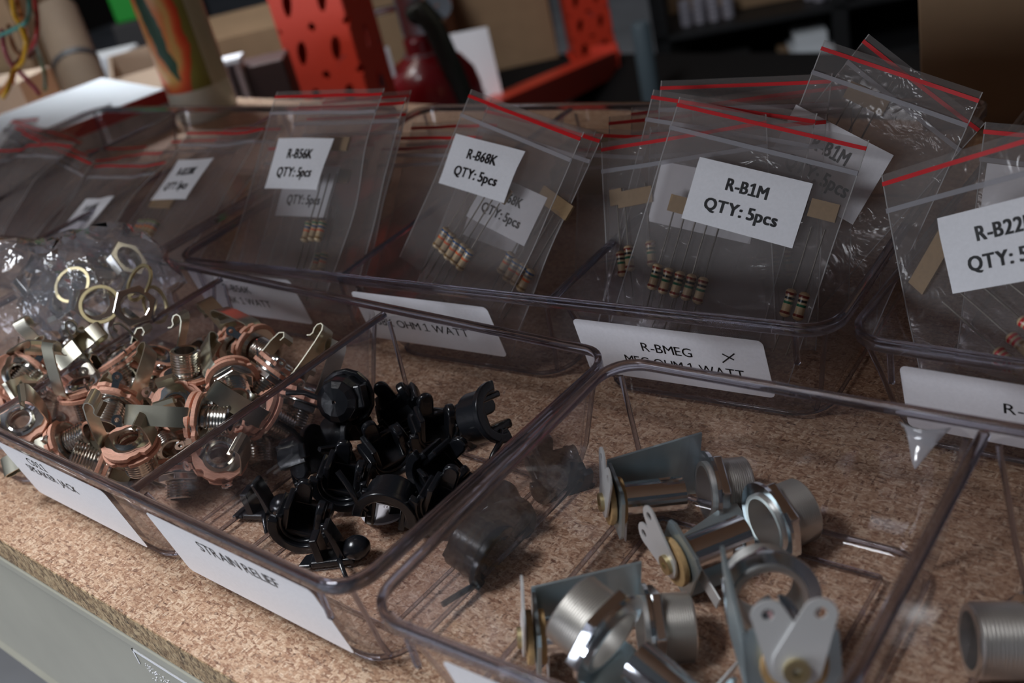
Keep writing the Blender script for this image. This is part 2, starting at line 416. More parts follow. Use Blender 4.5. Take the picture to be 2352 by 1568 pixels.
bench = empty('shelf_rack', (0, 0, 0), 'storage rack shelf with a speckled chipboard deck on a beige steel beam', 'shelf')
top = MB().box(-1250, 520, -13, 410, -11.5, 0).build('deck', 'board', bench)
top['label'] = 'speckled chipboard deck'
us = MB().box(-1250, 520, -25, 360, 345, 357).box(-1250, 520, -27, -25, 310, 357).build('upper_shelf', 'board'); tag(us, 'upper shelf of the rack above the trays', 'shelf')  # unseen shelf; its height and edges are set to shade the back rows
edge = MB().box(-1250, 520, -13.4, -13, -11.5, -0.3).build('deck_edge', 'board_edge', bench)
bm_ = MB(); prof = [(-12.5, -12.2), (-13.6, -13.4), (-13.6, -17), (-11.5, -19), (-11.5, -96), (-13, -100), (30, -100), (30, -12.2)]
bm_.loft([[(x, a, b) for a, b in prof] for x in (-1250, 520)])
bm_.build('front_beam', 'beige', bench, bevel=.4)['label'] = 'beige enamelled steel beam'
# worn sticker outline on the beam
st = MB()
p0, p1 = PY(302, 1488, -11.6), PY(1000, 1980, -11.6)
sx0, sz0 = p0.x, p0.z
sx1 = sx0+46
for a in ((sx0, sx1, sz0-1.0, sz0), (sx0, sx0+.8, sz0-7, sz0)):
    st.box(a[0], a[1], -11.75, -11.5, a[2], a[3])
for i in range(90):
    x = sx0+4+R_.random()*20; z = sz0-4-R_.random()**1.5*9-(x-sx0)*.15; d = R_.uniform(.2, .8)
    st.box(x, x+d, -11.7, -11.5, z, z+d*.6)
st.build('sticker_residue', 'paper', bench)['label'] = 'white outline and flecks left by a removed sticker'

# ------------------------------------------------------------------ clear organiser trays
def tray(name, ox, oy, yaw, wd, dp, n, label, gap=1.4, ridge=True, h=RIM):
    Mx = Matrix.Translation((ox*S, oy*S, 0)) @ Matrix.Rotation(yaw, 4, 'Z')
    root = empty(name, mw=Mx, label=label, cat='tray', group=None)
    th = 1.6
    for i in range(n):
        x0 = i*wd + (1.2 if i == 0 else gap/2+.1); x1 = (i+1)*wd - (1.2 if i == n-1 else gap/2+.1)
        y0, y1 = 1.6, dp-1.6; tp = 7.5
        L = []
        for (ins, z, r) in ((0, h-2.4, 9), (tp*.33, h*.66, 10), (tp*.7, h*.3, 11.5), (tp*.93, 7, 12.5), (tp+1.2, 2.6, 12), (tp+3.2, .9, 11), (tp+5.5, .7, 10)):
            L.append(rrect(x0+ins, x1-ins, y0+ins, y1-ins, r, z))
        I = []
        for (ins, z, r) in ((tp+5.5, 2.2, 9), (tp+3.2+.8, 2.3, 9.5), (tp+1.2+1.2, 4.0, 10), (tp*.93+th, 8, 10.5), (tp*.7+th, h*.3, 10), (tp*.33+th, h*.66, 9), (th, h-2.4, 7.6)):
            I.append(rrect(x0+ins, x1-ins, y0+ins, y1-ins, r, z))
        mb = MB(); mb.loft(L+I, cap0=True, cap1=True)
        # close the mouth between outer and inner top loops
        nn = len(L[0]); a = [tuple(p) for p in L[0]]; b = [tuple(p) for p in I[-1]]
        mb2 = MB(); k = len(L+I)
        allv = [p for q in L+I for p in q]; fs = []
        for q in range(k-1):
            for j in range(nn): fs.append((q*nn+j, q*nn+(j+1) % nn, (q+1)*nn+(j+1) % nn, (q+1)*nn+j))
        for j in range(nn): fs.append(((k-1)*nn+j, (k-1)*nn+(j+1) % nn, (j+1) % nn, j))
        # floors: the seam between outer bottom loop (index 6) and inner bottom loop (index 7) becomes two caps
        fs = [f for f in fs if not (f[0]//nn == 6 and f[2]//nn == 7)]
        fs.append(tuple(6*nn+j for j in range(nn))); fs.append(tuple(7*nn+j for j in range(nn)))
        mb2.add(allv, fs)
        cup = mb2.build('compartment', 'clear', root, smooth=35)
        if ridge:
            rg = MB(); q = 19
            pts = rrect(x0+q, x1-q, y0+q, y1-q, 1.5, 2.2, 3)
            inner = rrect(x0+q+1.1, x1-q-1.1, y0+q+1.1, y1-q-1.1, .8, 2.2, 3)
            rg.holed([(p[0], p[1]) for p in pts], [(p[0], p[1]) for p in inner], 2.2, 2.9)
            rg.build('floor_ridge', 'rim', root, smooth=40)
    # rim: rolled lip all round
    for i in range(n):      # added glassy beads imitating bright refracted edges at every compartment's foot and corners
        x0 = i*wd + (1.2 if i == 0 else gap/2+.1); x1 = (i+1)*wd - (1.2 if i == n-1 else gap/2+.1)
        y0, y1, tp = 1.6, dp-1.6, 7.5; mb = MB()
        lo = []
        for k in range(8):
            a_ = 2*PI*k/8; e_ = .75*math.cos(a_); lo.append(rrect(x0+tp+1.0+e_, x1-tp-1.0-e_, y0+tp+1.0+e_, y1-tp-1.0-e_, 12, 2.6+.75*math.sin(a_)))
        mb.loft(lo, ring=True)
        for cx, cy, qx, qy in ((x0, y0, 1, 1), (x1, y0, -1, 1), (x0, y1, 1, -1), (x1, y1, -1, -1)):
            pts = []
            for ins, z, r in ((0.3, h-4, 9), (tp*.33, h*.66, 10), (tp*.7, h*.3, 11.5), (tp*.93, 7, 12.5), (tp+1.2, 3, 12)):
                for_t = ins + r*(1-math.cos(PI/4)); pts.append((cx+qx*for_t, cy+qy*for_t, z))
            mb.tube(pts, .8, 8)
        mb.build('edge_glint_bead', 'rim', root, smooth=60)
    prof = [(0, -.3), (0, -3.8), (.4, -4.2), (.8, -3.8), (1.0, -1.8), (1.9, -1.8), (2.3, -1.2), (2.1, -.3), (1.6, 0), (.4, 0)]
    loops = [[(p[0], p[1], h+dz) for p in rrect(-.6+d, n*wd+.6-d, -.6+d, dp+.6-d, 11.5-d, 0, 8)] for d, dz in prof]
    MB().loft(loops, ring=True).build('rim', 'rim', root, smooth=50)
    for i in range(1, n):
        x = i*wd; g = gap/2+.8
        L = []
        for y in [3+(dp-6)*t/12 for t in range(13)]:
            L.append([(x-g, y, h-3.2), (x-g, y, h-2.2), (x-g*.55, y, h-1.6), (x+g*.55, y, h-1.6), (x+g, y, h-2.2), (x+g, y, h-3.2)])
        MB().loft(L).build('divider_ridge', 'rim', root, smooth=50)
    # small stacking ribs hanging from the rim beside every corner
    for (sx, yy) in [(12.5, 3.6), (n*wd-12.5, 3.6)]:
        rb = MB(); rb.box(sx-.9, sx+.9, yy-3.2, yy-1.8, h-15, h-4)
        rb.build('corner_rib', 'rim', root, bevel=.4)
    return root
def tray_label(root, x0, x1, ztop, hgt, lines, radius=2.0, slope=7.5/40, yoff=1.6, mark=False):
    """paper sticker on the outside of the front wall; lines = [(text, x, dz, width, height)]"""
    def fn(x, y, e=.25):
        # y is distance up from the sticker's lower edge along the wall
        z = ztop - hgt + y
        yy = yoff + (RIM-2.4-z)*slope + .35 - .0
        return (x, yy - 1.0 - e, z)
    mb = MB(); pts = rrect(x0, x1, 0, hgt, radius, 0, 4)
    a = [fn(p[0], p[1], 0) for p in pts]; b = [fn(p[0], p[1], .15) for p in pts]
    mb.loft([a, b]); o = mb.build('paper_label', 'paper', root)
    if lines:
        tb = MB()
        for s, x, dz, wd, hh in lines: put_text(tb, s, x, hgt-dz, wd, hh, .004, lambda X, Y: fn(X, Y, .22))
        if mark:
            for (xa, ya, xb, yb) in mark:
                d = Vector((xb-xa, yb-ya)).normalized(); nx, ny = -d.y*.25, d.x*.25
                q = [(xa+nx, ya+ny), (xb+nx, yb+ny), (xb-nx, yb-ny), (xa-nx, ya-ny)]
                tb.add([fn(X, hgt-Y, .24) for X, Y in q], [(0, 1, 2, 3)])
        tb.build('printed_text', 'ink', o)
    return o
WD = 100.0
FL = tray('divided_tray', -300, 0, 0, WD, 115.3, 3, 'clear plastic divided tray holding jacks and black strain reliefs, front left')
tray_label(FL, 104, 179, 33.6, 27.5, [('C011', 124, 5.8, 13.5, 3.8), ('SPEAKER JACK', 118, 11.0, 35, 3.8)])
tray_label(FL, 203, 281, 33.8, 27.5, [('STRAIN RELIEF', 226, 8.0, 38, 4.6)])
FR = tray('divided_tray', 7.57, -1.9, .0501, 107.0, 115.3, 2, 'clear plastic divided tray holding zinc lamp brackets, front right')
tray_label(FR, 20, 95, 32.5, 24, [])
BD = 186.0
BM = tray('divided_tray', -242.45, 118.1, .0952, WD, BD, 3, 'clear plastic divided tray of resistor bags in the middle of the back row', ridge=False)
tray_label(BM, 0.5+3, 70, 36.6, 24, [('R-B56K', 23, 10.5, 18, 3.9), ('56K 1 WATT', 20, 17.5, 29, 3.9)])
tray_label(BM, 103.5, 171, 34.5, 24, [('R-B68K', 124, 9.5, 19, 3.9), ('68K OHM 1 WATT', 110, 16.2, 47, 3.9)])
tray_label(BM, 207.5, 276.5, 34.2, 24, [('R-BMEG', 232, 10.8, 19, 3.9), ('MEG OHM 1 WATT', 224, 17.4, 44, 3.9)],
           mark=[(261, 11.2, 266.0, 6.6), (261.6, 7.4, 265.3, 9.4)])
BL = tray('divided_tray', -558.0, 92, .082, WD, BD, 3, 'clear plastic divided tray of bags at the left end of the back row', ridge=False)
BR = tray('divided_tray', 60.5, 144.5, .03, WD, BD, 2, 'clear plastic divided tray of resistor bags at the right end of the back row', ridge=False)
tray_label(BR, 14.5, 88, 34, 24, [('R-B22K', 42, 11.5, 19, 3.9), ('22K OHM 1 WATT', 32, 18.4, 44, 3.9)])

# ------------------------------------------------------------------ resistors taped in strips
RM = {'56': resistor_mat('resistor_green_blue_orange', (GREEN, BLUE, ORANGE, GOLD)),
      '68': resistor_mat('resistor_blue_grey_orange', (BLUE, GREY, ORANGE, GOLD)),
      '1M': resistor_mat('resistor_brown_black_green', (BROWN, BLACK, GREEN, BROWN)),
      '22': resistor_mat('resistor_red_red_orange', (RED, RED, GOLD, GOLD))}
_rb = {}
def res_meshes(kind):
    if kind not in _rb:
        pr = [(.3, -4.9), (1.3, -4.6), (1.85, -3.9), (1.85, -3.1), (1.6, -2.6), (1.6, 2.6), (1.85, 3.1), (1.85, 3.9), (1.3, 4.6), (.3, 4.9)]
        b = MB().lathe(pr, 20, ring=False).build('resistor', RM[kind], smooth=40)
        a = MB().tube([(0, 0, 4.8), (0, .2, 14), (0, 0, 26)], .3, 6).build('lead_wire', 'lead', smooth=60)
        c = MB().tube([(0, 0, -4.8), (.3, 0, -12), (0, 0, -17)], .3, 6).build('lead_wire', 'lead', smooth=60)
        _rb[kind] = (b.data, a.data, c.data)
        for o in (b, a, c): bpy.data.objects.remove(o)
    return _rb[kind]
def strip(mw, kind, xs, label, tape=True, tape_at=24, tape_w=None, fan=0.0, group=None):
    """a row of resistors side by side along local x, bodies at the origin, leads along local z"""
    root = empty('resistor_strip', mw=mw, label=label, cat='resistors', group=group)
    db, da, dc = res_meshes(kind)
    for i, x in enumerate(xs):
        o = bpy.data.objects.new('resistor', db); col.objects.link(o); o.parent = root
        o.location = (x*S, 0, 0); o.rotation_euler = (0, fan*(i-len(xs)/2), .4*i)
        o.location.z = R_.uniform(-.5, .5)*S
        for d in (da, dc):
            l = bpy.data.objects.new('lead_wire', d); col.objects.link(l); l.parent = o
    if tape:
        tw = tape_w or (max(xs)-min(xs)+5)
        c = (max(xs)+min(xs))/2
        MB().box(c-tw/2, c+tw/2, -.5, .5, tape_at-3, tape_at+3).build('paper_tape', 'tape', root)
    return root

# ------------------------------------------------------------------ zip bags
def bag(TL, yTL, TR, yTR, LL, label, Lmax=100, label_txt=None, lab=None, res=None, seed=0, puff=1.5, amp=.9, curl=0.0, film='film', lab_slant=0, paper2=False, group='resealable resistor bags'):
    if LL is None or isinstance(LL, dict):
        ref, mm = LL or yTL, yTR
        N0, A0 = ref['N'], ref['A']
        def on(px):
            d = ray(*px); t = ((A0 - N0*mm - CAM).dot(N0))/d.dot(N0); return CAM + d*t
        A, B = on(TL), on(TR); wd = (B-A).length; e = (B-A).normalized(); D = N0.cross(e).normalized()
    else:
        A = PY(*TL, yTL); B = PY(*TR, yTR); wd = (B-A).length; e = (B-A).normalized()
        pn = ray(*TL).cross(ray(*LL)); D = e.cross(pn).normalized()
    if D.z > 0: D = -D
    L = Lmax
    if D.z < 0: L = min(L, (min(A.z, B.z)-5)/-D.z)
    for P_ in (A, B):          # the lower edge rests against the inside of the tray's front wall
        for _ in range(60):
            q_ = P_ + D*L
            yf = (92+(q_.x+558)*.082 if q_.x < -250 else 118.1+(q_.x+242.45)*.0952 if q_.x < 58 else 144.5+(q_.x-60.5)*.03)
            if q_.z < 46 and q_.y < yf + 4 + (46-q_.z)*.18 and L > 40: L -= 1
            else: break
    N = D.cross(e).normalized()           # towards the viewer
    if N.dot(CAM-A) < 0: N = -N
    # local frame: x = e, y = -D (up), z = N
    X = e; Y = -D; Z = X.cross(Y)
    mw = Matrix((X, Y, Z)).transposed().to_4x4(); mw.translation = A*S
    sg = 1 if Z.dot(N) > 0 else -1
    rr = random.Random(seed*13+5)
    W = [(rr.uniform(.03, .09), rr.uniform(.02, .10), rr.uniform(0, 6), rr.uniform(.2, .6)) for _ in range(5)] + \
        [(rr.uniform(.12, .3), rr.uniform(.05, .2), rr.uniform(0, 6), rr.uniform(.08, .2)) for _ in range(4)]
    def cen(x, t):      # common bend of both sheets
        s = x/wd
        return amp*sum(a*math.sin(kx*x+ky*t+ph) for kx, ky, ph, a in W)*(.6+.4*s) + curl*((s-.5)**2*4-1)*max(0, 1-t/40)
    def f(x, t, side=1):
        s = x/wd; q = t/L
        p = puff*max(0, 4*s*(1-s))**.6*min(1, max(0, (t-9)/12))*min(1, max(0, (1-q)*8))
        return sg*(cen(x, t) + side*(p+.12))
    nx, ny = 22, 40
    def sheet(side):
        vs = []; fs = []
        for j in range(ny+1):
            for i in range(nx+1):
                x = wd*i/nx; t = L*j/ny; vs.append((x, -t, f(x, t, side)))
        for j in range(ny):
            for i in range(nx):
                a = j*(nx+1)+i; fs.append((a, a+1, a+nx+2, a+nx+1))
        return vs, fs
    mb = MB(); mb.add(*sheet(1)); mb.add(*sheet(-1))
    # welded side edges
    root = mb.build('zip_bag', film, smooth=60); root.matrix_world = mw
    tag(root, label, 'plastic bag', group)
    def band(t0, t1, e, name, m, th=.15):
        b = MB()
        for side in ((1,) if name != 'zip_seal' else (1,)):
            lo = []
            for i in range(nx+1):
                x = wd*i/nx; z = f(x, (t0+t1)/2, side)+sg*e
                lo.append([(x, -t0, z), (x, -t1, z), (x, -t1, z+sg*th), (x, -t0, z+sg*th)])
            b.loft(lo)
        return b.build(name, m, root, smooth=40)
    band(2.2, 3.5, .08, 'red_line', 'redline')
    band(10.3, 11.8, .08, 'zip_seal', 'zip', .5)
    for x in (0.0, wd-.35):
        b = MB(); lo = []
        for j in range(ny+1):
            t = L*j/ny; z = f(x, t, 0); zz = .1
            lo.append([(x, -t, z-zz), (x+.35, -t, z-zz), (x+.35, -t, z+zz), (x, -t, z+zz)])
        b.loft(lo); b.build('side_weld', 'weld', root)
    pl = None
    if lab:
        # lab = (x centre fraction, distance down from top mm, width, height, rotation)
        cx, cd, lw, lh, rot = lab; cx *= wd
        c_, s_ = math.cos(rot), math.sin(rot)
        def onbag(X, Y, e):     # X,Y relative to label centre, Y up
            x = cx + X*c_ - Y*s_; t = cd - (X*s_ + Y*c_)
            return (x, -t, f(min(max(x, 0), wd), t, 1)+sg*e)
        vs = []; fs = []; a_, b_ = 10, 8
        for lay, e in ((0, .15), (1, .35)):
            for j in range(b_+1):
                for i in range(a_+1):
                    vs.append(onbag(-lw/2+lw*i/a_, -lh/2+lh*j/b_, e))
        n1 = (a_+1)*(b_+1)
        for o_ in (0, n1):
            for j in range(b_):
                for i in range(a_):
                    q = o_+j*(a_+1)+i; fs.append((q, q+1, q+a_+2, q+a_+1))
        per = [i for i in range(a_+1)] + [j*(a_+1)+a_ for j in range(1, b_+1)] + [b_*(a_+1)+i for i in range(a_-1, -1, -1)] + [j*(a_+1) for j in range(b_-1, 0, -1)]
        for k in range(len(per)):
            p, q = per[k], per[(k+1) % len(per)]; fs.append((p, q, q+n1, p+n1))
        pl = MB().add(vs, fs).build('paper_label', 'paper', root, smooth=30)
        if label_txt:
            tb = MB(); l1, l2 = label_txt
            h1 = lh*.19
            w1 = lw*.45*len(l1)/6; w2 = lw*.66
            fn = lambda X, Y: onbag(X, Y, .5)
            put_text(tb, l1, -w1/2+lab_slant, lh*.10, w1, h1, .013, fn)
            put_text(tb, l2, -w2/2-lab_slant*0, -lh*.26, w2, h1, .013, fn)
            tb.build('printed_text', 'ink', pl)
    out = {'N': N, 'A': A, 'mw': mw, 'f': f, 'wd': wd, 'L': L, 'sg': sg, 'root': root}
    if res:
        for k, r in enumerate(res):
            # r = (kind, x fraction, t, count, pitch, rot, label, tape_at)
            kind, xf, t, cnt, pitch, rot, lb, ta = r
            x = xf*wd; z = sg*cen(x, t)
            loc = mw @ Vector((x*S, -t*S, z*S)) / S
            zl = (mw.to_3x3() @ Vector((math.sin(rot), math.cos(rot), 0)))
            xl = (mw.to_3x3() @ Vector((math.cos(rot), -math.sin(rot), 0)))
            strip(frame(zl, xl, loc), kind, [(i-(cnt-1)/2)*pitch for i in range(cnt)], lb, tape_at=ta, group=None)
    return out

# R-B1M bag and the fan of bags behind it (megohm compartment); every later bag of a fan stands so many mm behind the front one
F1 = bag((1560, 222), 210, (1997, 322), 210, (1418, 690), 'front resistor bag in the middle of the MEG compartment, labelled R-B1M', 98,
    ('R-B1M', 'QTY: 5pcs'), (.52, 29, 42, 22, 0.02), [('1M', .30, 63, 5, 4.6, -.02, 'five brown-black-green banded resistors in the front R-B1M bag, left bunch', 27),
    ('1M', .91, 57, 2, 4.6, -.02, 'two brown-black-green banded resistors at the right side of the front R-B1M bag', 32)], seed=1, amp=.5)
bag((1500, 205), F1, (1880, 262), 7, None, 'bag directly behind the R-B1M bag with its red corner sticking out at left', 96, None, (.5, 36, 40, 22, 0), [('1M', .42, 66, 4, 4.6, 0, 'faint row of resistors seen through the front R-B1M bag', 27)], seed=3)
bag((1520, 186), F1, (1912, 168), 21, None, 'bag with straight red top line, highest one right behind the R-B1M bag', 96, None, None, seed=2)
bag((1590, 228), F1, (1957, 180), 28, None, 'bag behind the R-B1M bag with its red line ending beside the tilted B1M label', 92, None, None, seed=4)
bag((1494, 292), F1, (1900, 262), 14, None, 'bag wedged behind the left edge of the R-B1M bag', 92, None, None, seed=9)
bag((1400, 268), F1, (1890, 218), 35, None, 'long red topped bag spreading left behind the R-B1M bag', 90, None, None, seed=5)
bag((1452, 248), F1, (1860, 200), 42, None, 'bag behind the megohm fan with a short red line left of the R-B1M bag', 90, None, None, seed=6)
bag((1382, 328), F1, (1760, 262), -1, {**F1, 'A': F1['A']+F1['N']*-5.5}, 'bag left of the R-B1M bag with a bright seal under its red line', 92, None, None, [
    ('1M', .10, 46, 1, 5, -.05, 'single resistor hanging from tape between the 68K and 1M bags', 25), ('1M', .22, 44, 2, 9, -.05, 'taped resistor pair between the 68K and 1M bags', 22)], seed=7)
bag((1330, 330), F1, (1660, 300), 50, None, 'bag lying low at the back of the MEG compartment left of the 1M fan', 86, None, (.5, 30, 32, 20, 0), seed=40)
F2 = bag((1895, 92), 236, (2258, 212), 236, (1868, 160), 'tall tilted bag with the slanting B1M label at the top right', 98,
    ('R-B1M', 'QTY: 5pcs'), (.30, 38, 38, 26, -.12), [('1M', .25, 77, 3, 5, -.5, 'resistors showing right of the front R-B1M bag edge', 24)], seed=10, curl=2)
bag((1996, 78), F2, (2262, 283), 7, None, 'steeply tilted bag behind the one with the slanting B1M label', 98, None, None, [
    ('1M', .35, 34, 3, 5, -.2, 'taped resistors behind the slanting B1M label', 18)], seed=11, curl=-2)
# right tray
F3 = bag((2024, 402), 190, (2470, 262), 178, (2096, 780), 'bag labelled R-B22 in the right-hand back tray', 96, ('R-B22K', 'QTY: 5pcs'), (.62, 28, 42, 22, 0.0),
    [('22', .60, 54, 4, 6.0, -.75, 'red banded resistors in the R-B22 bag at the right edge', 36)], seed=12, amp=.5)
bag((2262, 280), F3, (2500, 300), 30, None, 'bag at the right edge behind the R-B22 bag', 90, None, (.6, 22, 34, 20, 0), seed=13)
# 68K compartment
F4 = bag((1085, 206), 205, (1343, 304), 188, (892, 650), 'tilted front bag of the 68K compartment, labelled R-B68K', 98, ('R-B68K', 'QTY: 5pcs'), (.36, 27, 43, 21, .10),
    [('68', .42, 60, 5, 4.6, .20, 'five blue-grey-orange banded resistors in the front R-B68K bag', 30)], seed=14, amp=.6)
bag((1130, 228), F4, (1382, 306), 7, None, 'bag behind the R-B68K bag, its own paper label peeking out', 96, ('R-B68K', 'QTY: 5pcs'), (.52, 38, 38, 20, -.04),
    [('68', .80, 59, 4, 4.6, .18, 'four blue-grey-orange banded resistors behind the front R-B68K bag', 30)], seed=15)
bag((1120, 240), F4, (1370, 300), 14, None, 'third bag in the 68K fan', 94, None, (.5, 44, 34, 20, 0), seed=16)
bag((905, 305), F4, (1110, 300), 20, None, 'bag between the 56K and 68K groups with a short red line', 90, None, None, seed=17)
bag((950, 282), F4, (1150, 275), 30, None, 'rear bag between the 56K and 68K groups, nearest the back rim', 90, None, None, seed=18)
bag((1325, 292), F4, (1500, 300), 26, None, 'narrow bag showing between the R-B68K and R-B1M bags', 92, None, None, seed=19)
# 56K compartment
F5 = bag((637, 211), 198, (883, 202), 198, (527, 590), 'wrinkled front bag of the 56K compartment, labelled R-B56K', 98, ('R-B56K', 'QTY: 5pcs'), (.47, 36, 40, 24, 0.0),
    [('56', .72, 65, 3, 4.4, 0, 'three green-blue-orange banded resistors in the R-B56K bag', 40)], seed=20, amp=1.8, puff=3)
bag((690, 235), F5, (935, 224), 9, None, 'bag just right of and behind the R-B56K bag', 96, ('R-B56K', 'QTY: 5pcs'), (.34, 44, 38, 24, 0.0), [
    ('56', .62, 76, 2, 4, 0, 'blurred resistor pair behind the R-B56K bag', 40)], seed=21)
bag((710, 262), F5, (938, 250), 17, None, 'second bag behind the R-B56K bag with a bright red line end', 94, None, None, seed=22)
bag((745, 225), F5, (946, 208), 24, None, 'rearmost bag of the 56K fan', 92, None, None, seed=23)
# left tray
bag((880, 330), F5, (1120, 318), 34, None, 'pale bag filling the gap between the R-B56K and R-B68K bags', 92, None, None, seed=41)
bag((620, 330), F5, (860, 318), 30, None, 'bag hidden low behind the front R-B56K bag', 88, None, None, seed=42)
F6 = bag((437, 298), 208, (617, 290), 208, (262, 560), 'bag labelled R-B120K in the left back tray', 94, ('R-B120K', 'QTY: 5pcs'), (.38, 35, 36, 27, 0.0), [
    ('56', .30, 66, 5, 3.8, 0, 'dull brown resistor bunch in the R-B120K bag', 16)], seed=24)
bag((520, 292), F6, (650, 286), 10, None, 'bag behind the R-B120K bag', 88, None, None, seed=25)
F7 = bag((228, 378), 184, (385, 362), 184, (80, 560), 'front bag left of the R-B120K bag with a crinkled red top', 88, ('R-B120K', 'QTY: 5pcs'), (.5, 40, 34, 24, 0.0), seed=27, amp=1.8)
bag((225, 360), F7, (380, 342), 9, None, 'bag behind the crinkled one left of the R-B120K bag', 86, None, None, seed=26, amp=1.4)
bag((180, 345), F7, (345, 330), 18, None, 'third bag behind the crinkled one left of the R-B120K bag', 84, None, None, seed=50, amp=1.6)
bag((400, 318), F6, (560, 312), 22, None, 'bag low behind the R-B120K bag with only its seam showing', 84, None, None, seed=51)
F8 = bag((-20, 345), 186, (160, 318), 186, (-120, 480), 'milky bag just right of the one at the left edge', 86, None, None, seed=34, amp=2, puff=3)
for k, (a, b, mm) in enumerate([((60, 300), (222, 372), 10), ((40, 285), (205, 350), 19), ((30, 272), (190, 318), 28), ((-70, 292), (92, 268), 37)]):
    bag(a, F8, b, mm, None, ['fanned bag in the left cluster with the lowest red corner', 'fanned bag in the left cluster, middle one', 'fanned bag in the left cluster, rear one under the white box',
        'milky bag at the left edge of the picture'][k], 86, None, None, seed=30+k, amp=2.0, puff=3)

# ------------------------------------------------------------------ phone jacks
def make_jack():
    root = empty('phone_jack', label='x', cat='jack', group='phone jacks in the tray')
    def wafer(r, z0, z1, seed):
        pts = []; n = 48
        for i in range(n):
            a = 2*PI*i/n; rr = r
            k = (i*7+seed*5) % 48
            if (i+seed) % 16 in (3, 4): rr = r-1.2
            if (i+seed) % 24 in (12, 13, 14): rr = r-.8
            pts.append((rr*math.cos(a), rr*math.sin(a)))
        inn = [(4.2*math.cos(2*PI*i/n), 4.2*math.sin(2*PI*i/n)) for i in range(n)]
        return MB().holed(pts, inn, z0, z1)
    wafer(8.8, -1.3, 0, 0).build('wafer', 'phenolic', root, bevel=.12)
    wafer(8.4, -3.6, -2.2, 5).build('wafer', 'phenolic', root, bevel=.12)
    n = 48
    MB().holed([(7.2*math.cos(2*PI*i/n)*(1 if abs(math.sin(2*PI*i/n)) < .7 else .92), 7.2*math.sin(2*PI*i/n)) for i in range(n)], ngon(n, 4.1), -2.2, -1.3).build('frame_plate', 'nickel', root)
    # frame plate on the back with eyelet
    fp = MB(); fp.holed([(x*(1.25 if abs(y) < 3.5 else .9), y) for x, y in ngon(32, 5.9)], ngon(32, 3.6), -4.1, -3.6)
    fp.build('back_plate', 'zinc_bright', root)
    MB().lathe([(3.3, -4.9), (3.9, -5.1), (4.5, -4.6), (4.5, -4.1), (3.3, -4.1)], 32).build('eyelet', 'nickel', root, smooth=50)
    pr = [(3.3, 0), (3.3, 8.4), (4.2, 8.6)]
    zz = 8.2
    out = []
    while zz > .9:
        out += [(4.8, zz), (4.8, zz-.25), (4.2, zz-.5)]; zz -= .95
    MB().lathe(pr+out+[(4.4, 0)], 32).build('threaded_bushing', 'nickel', root, smooth=25)
    MB().lathe([(4.8, .05), (7.4, .05), (7.4, .6), (4.8, .6)], 32).build('washer', 'nickel', root, smooth=30)
    # long tip spring with hooked end
    path = [(3.8, -2.0), (7.4, -2.4), (8.4, -4.0), (8.3, -9), (7.9, -16), (7.3, -20.5), (6.4, -22.0), (5.2, -22.2), (4.3, -21.2), (4.2, -19.6), (4.9, -18.2), (4.5, -17.0), (3.4, -16.4)]
    MB().ribbon(path, 6.2, .42, off=0).build('tip_spring', 'spring', root, smooth=40)
    path = [(-3.8, -2.0), (-7.2, -2.4), (-8.2, -3.8), (-8.0, -8), (-7.2, -11.6), (-5.6, -12.6), (-4.4, -11.4), (-4.8, -9.8)]
    MB().ribbon(path, 5.4, .42).build('ring_spring', 'spring', root, smooth=40)
    for a in (.9, 2.3):
        lug = MB(); hole = ngon(12, .75)
        out = [(1.7*math.cos(2*PI*i/12), 1.7*math.sin(2*PI*i/12)) for i in range(12)]
        Tm = T_(0, 0, -3.0, rz=a) @ T_(10.6, 0, -1.4, ry=.9)
        lug.holed(out, hole, -.2, .2, Tm)
        lug.box(-5, -1.2, -1.1, 1.1, -.2, .2, Tm)
        lug.build('solder_lug', 'zinc_bright', root)
    return root
JK = make_jack()
jn = MB(); jn.holed([(p[0], p[1]) for p in ngon(6, 7.0)], ngon(6, 4.8), .7, 2.9)
JN_mesh = jn.build('hex_nut', 'nickel', JK, bevel=.25)
note_children(JK)
JNAME = JK.name
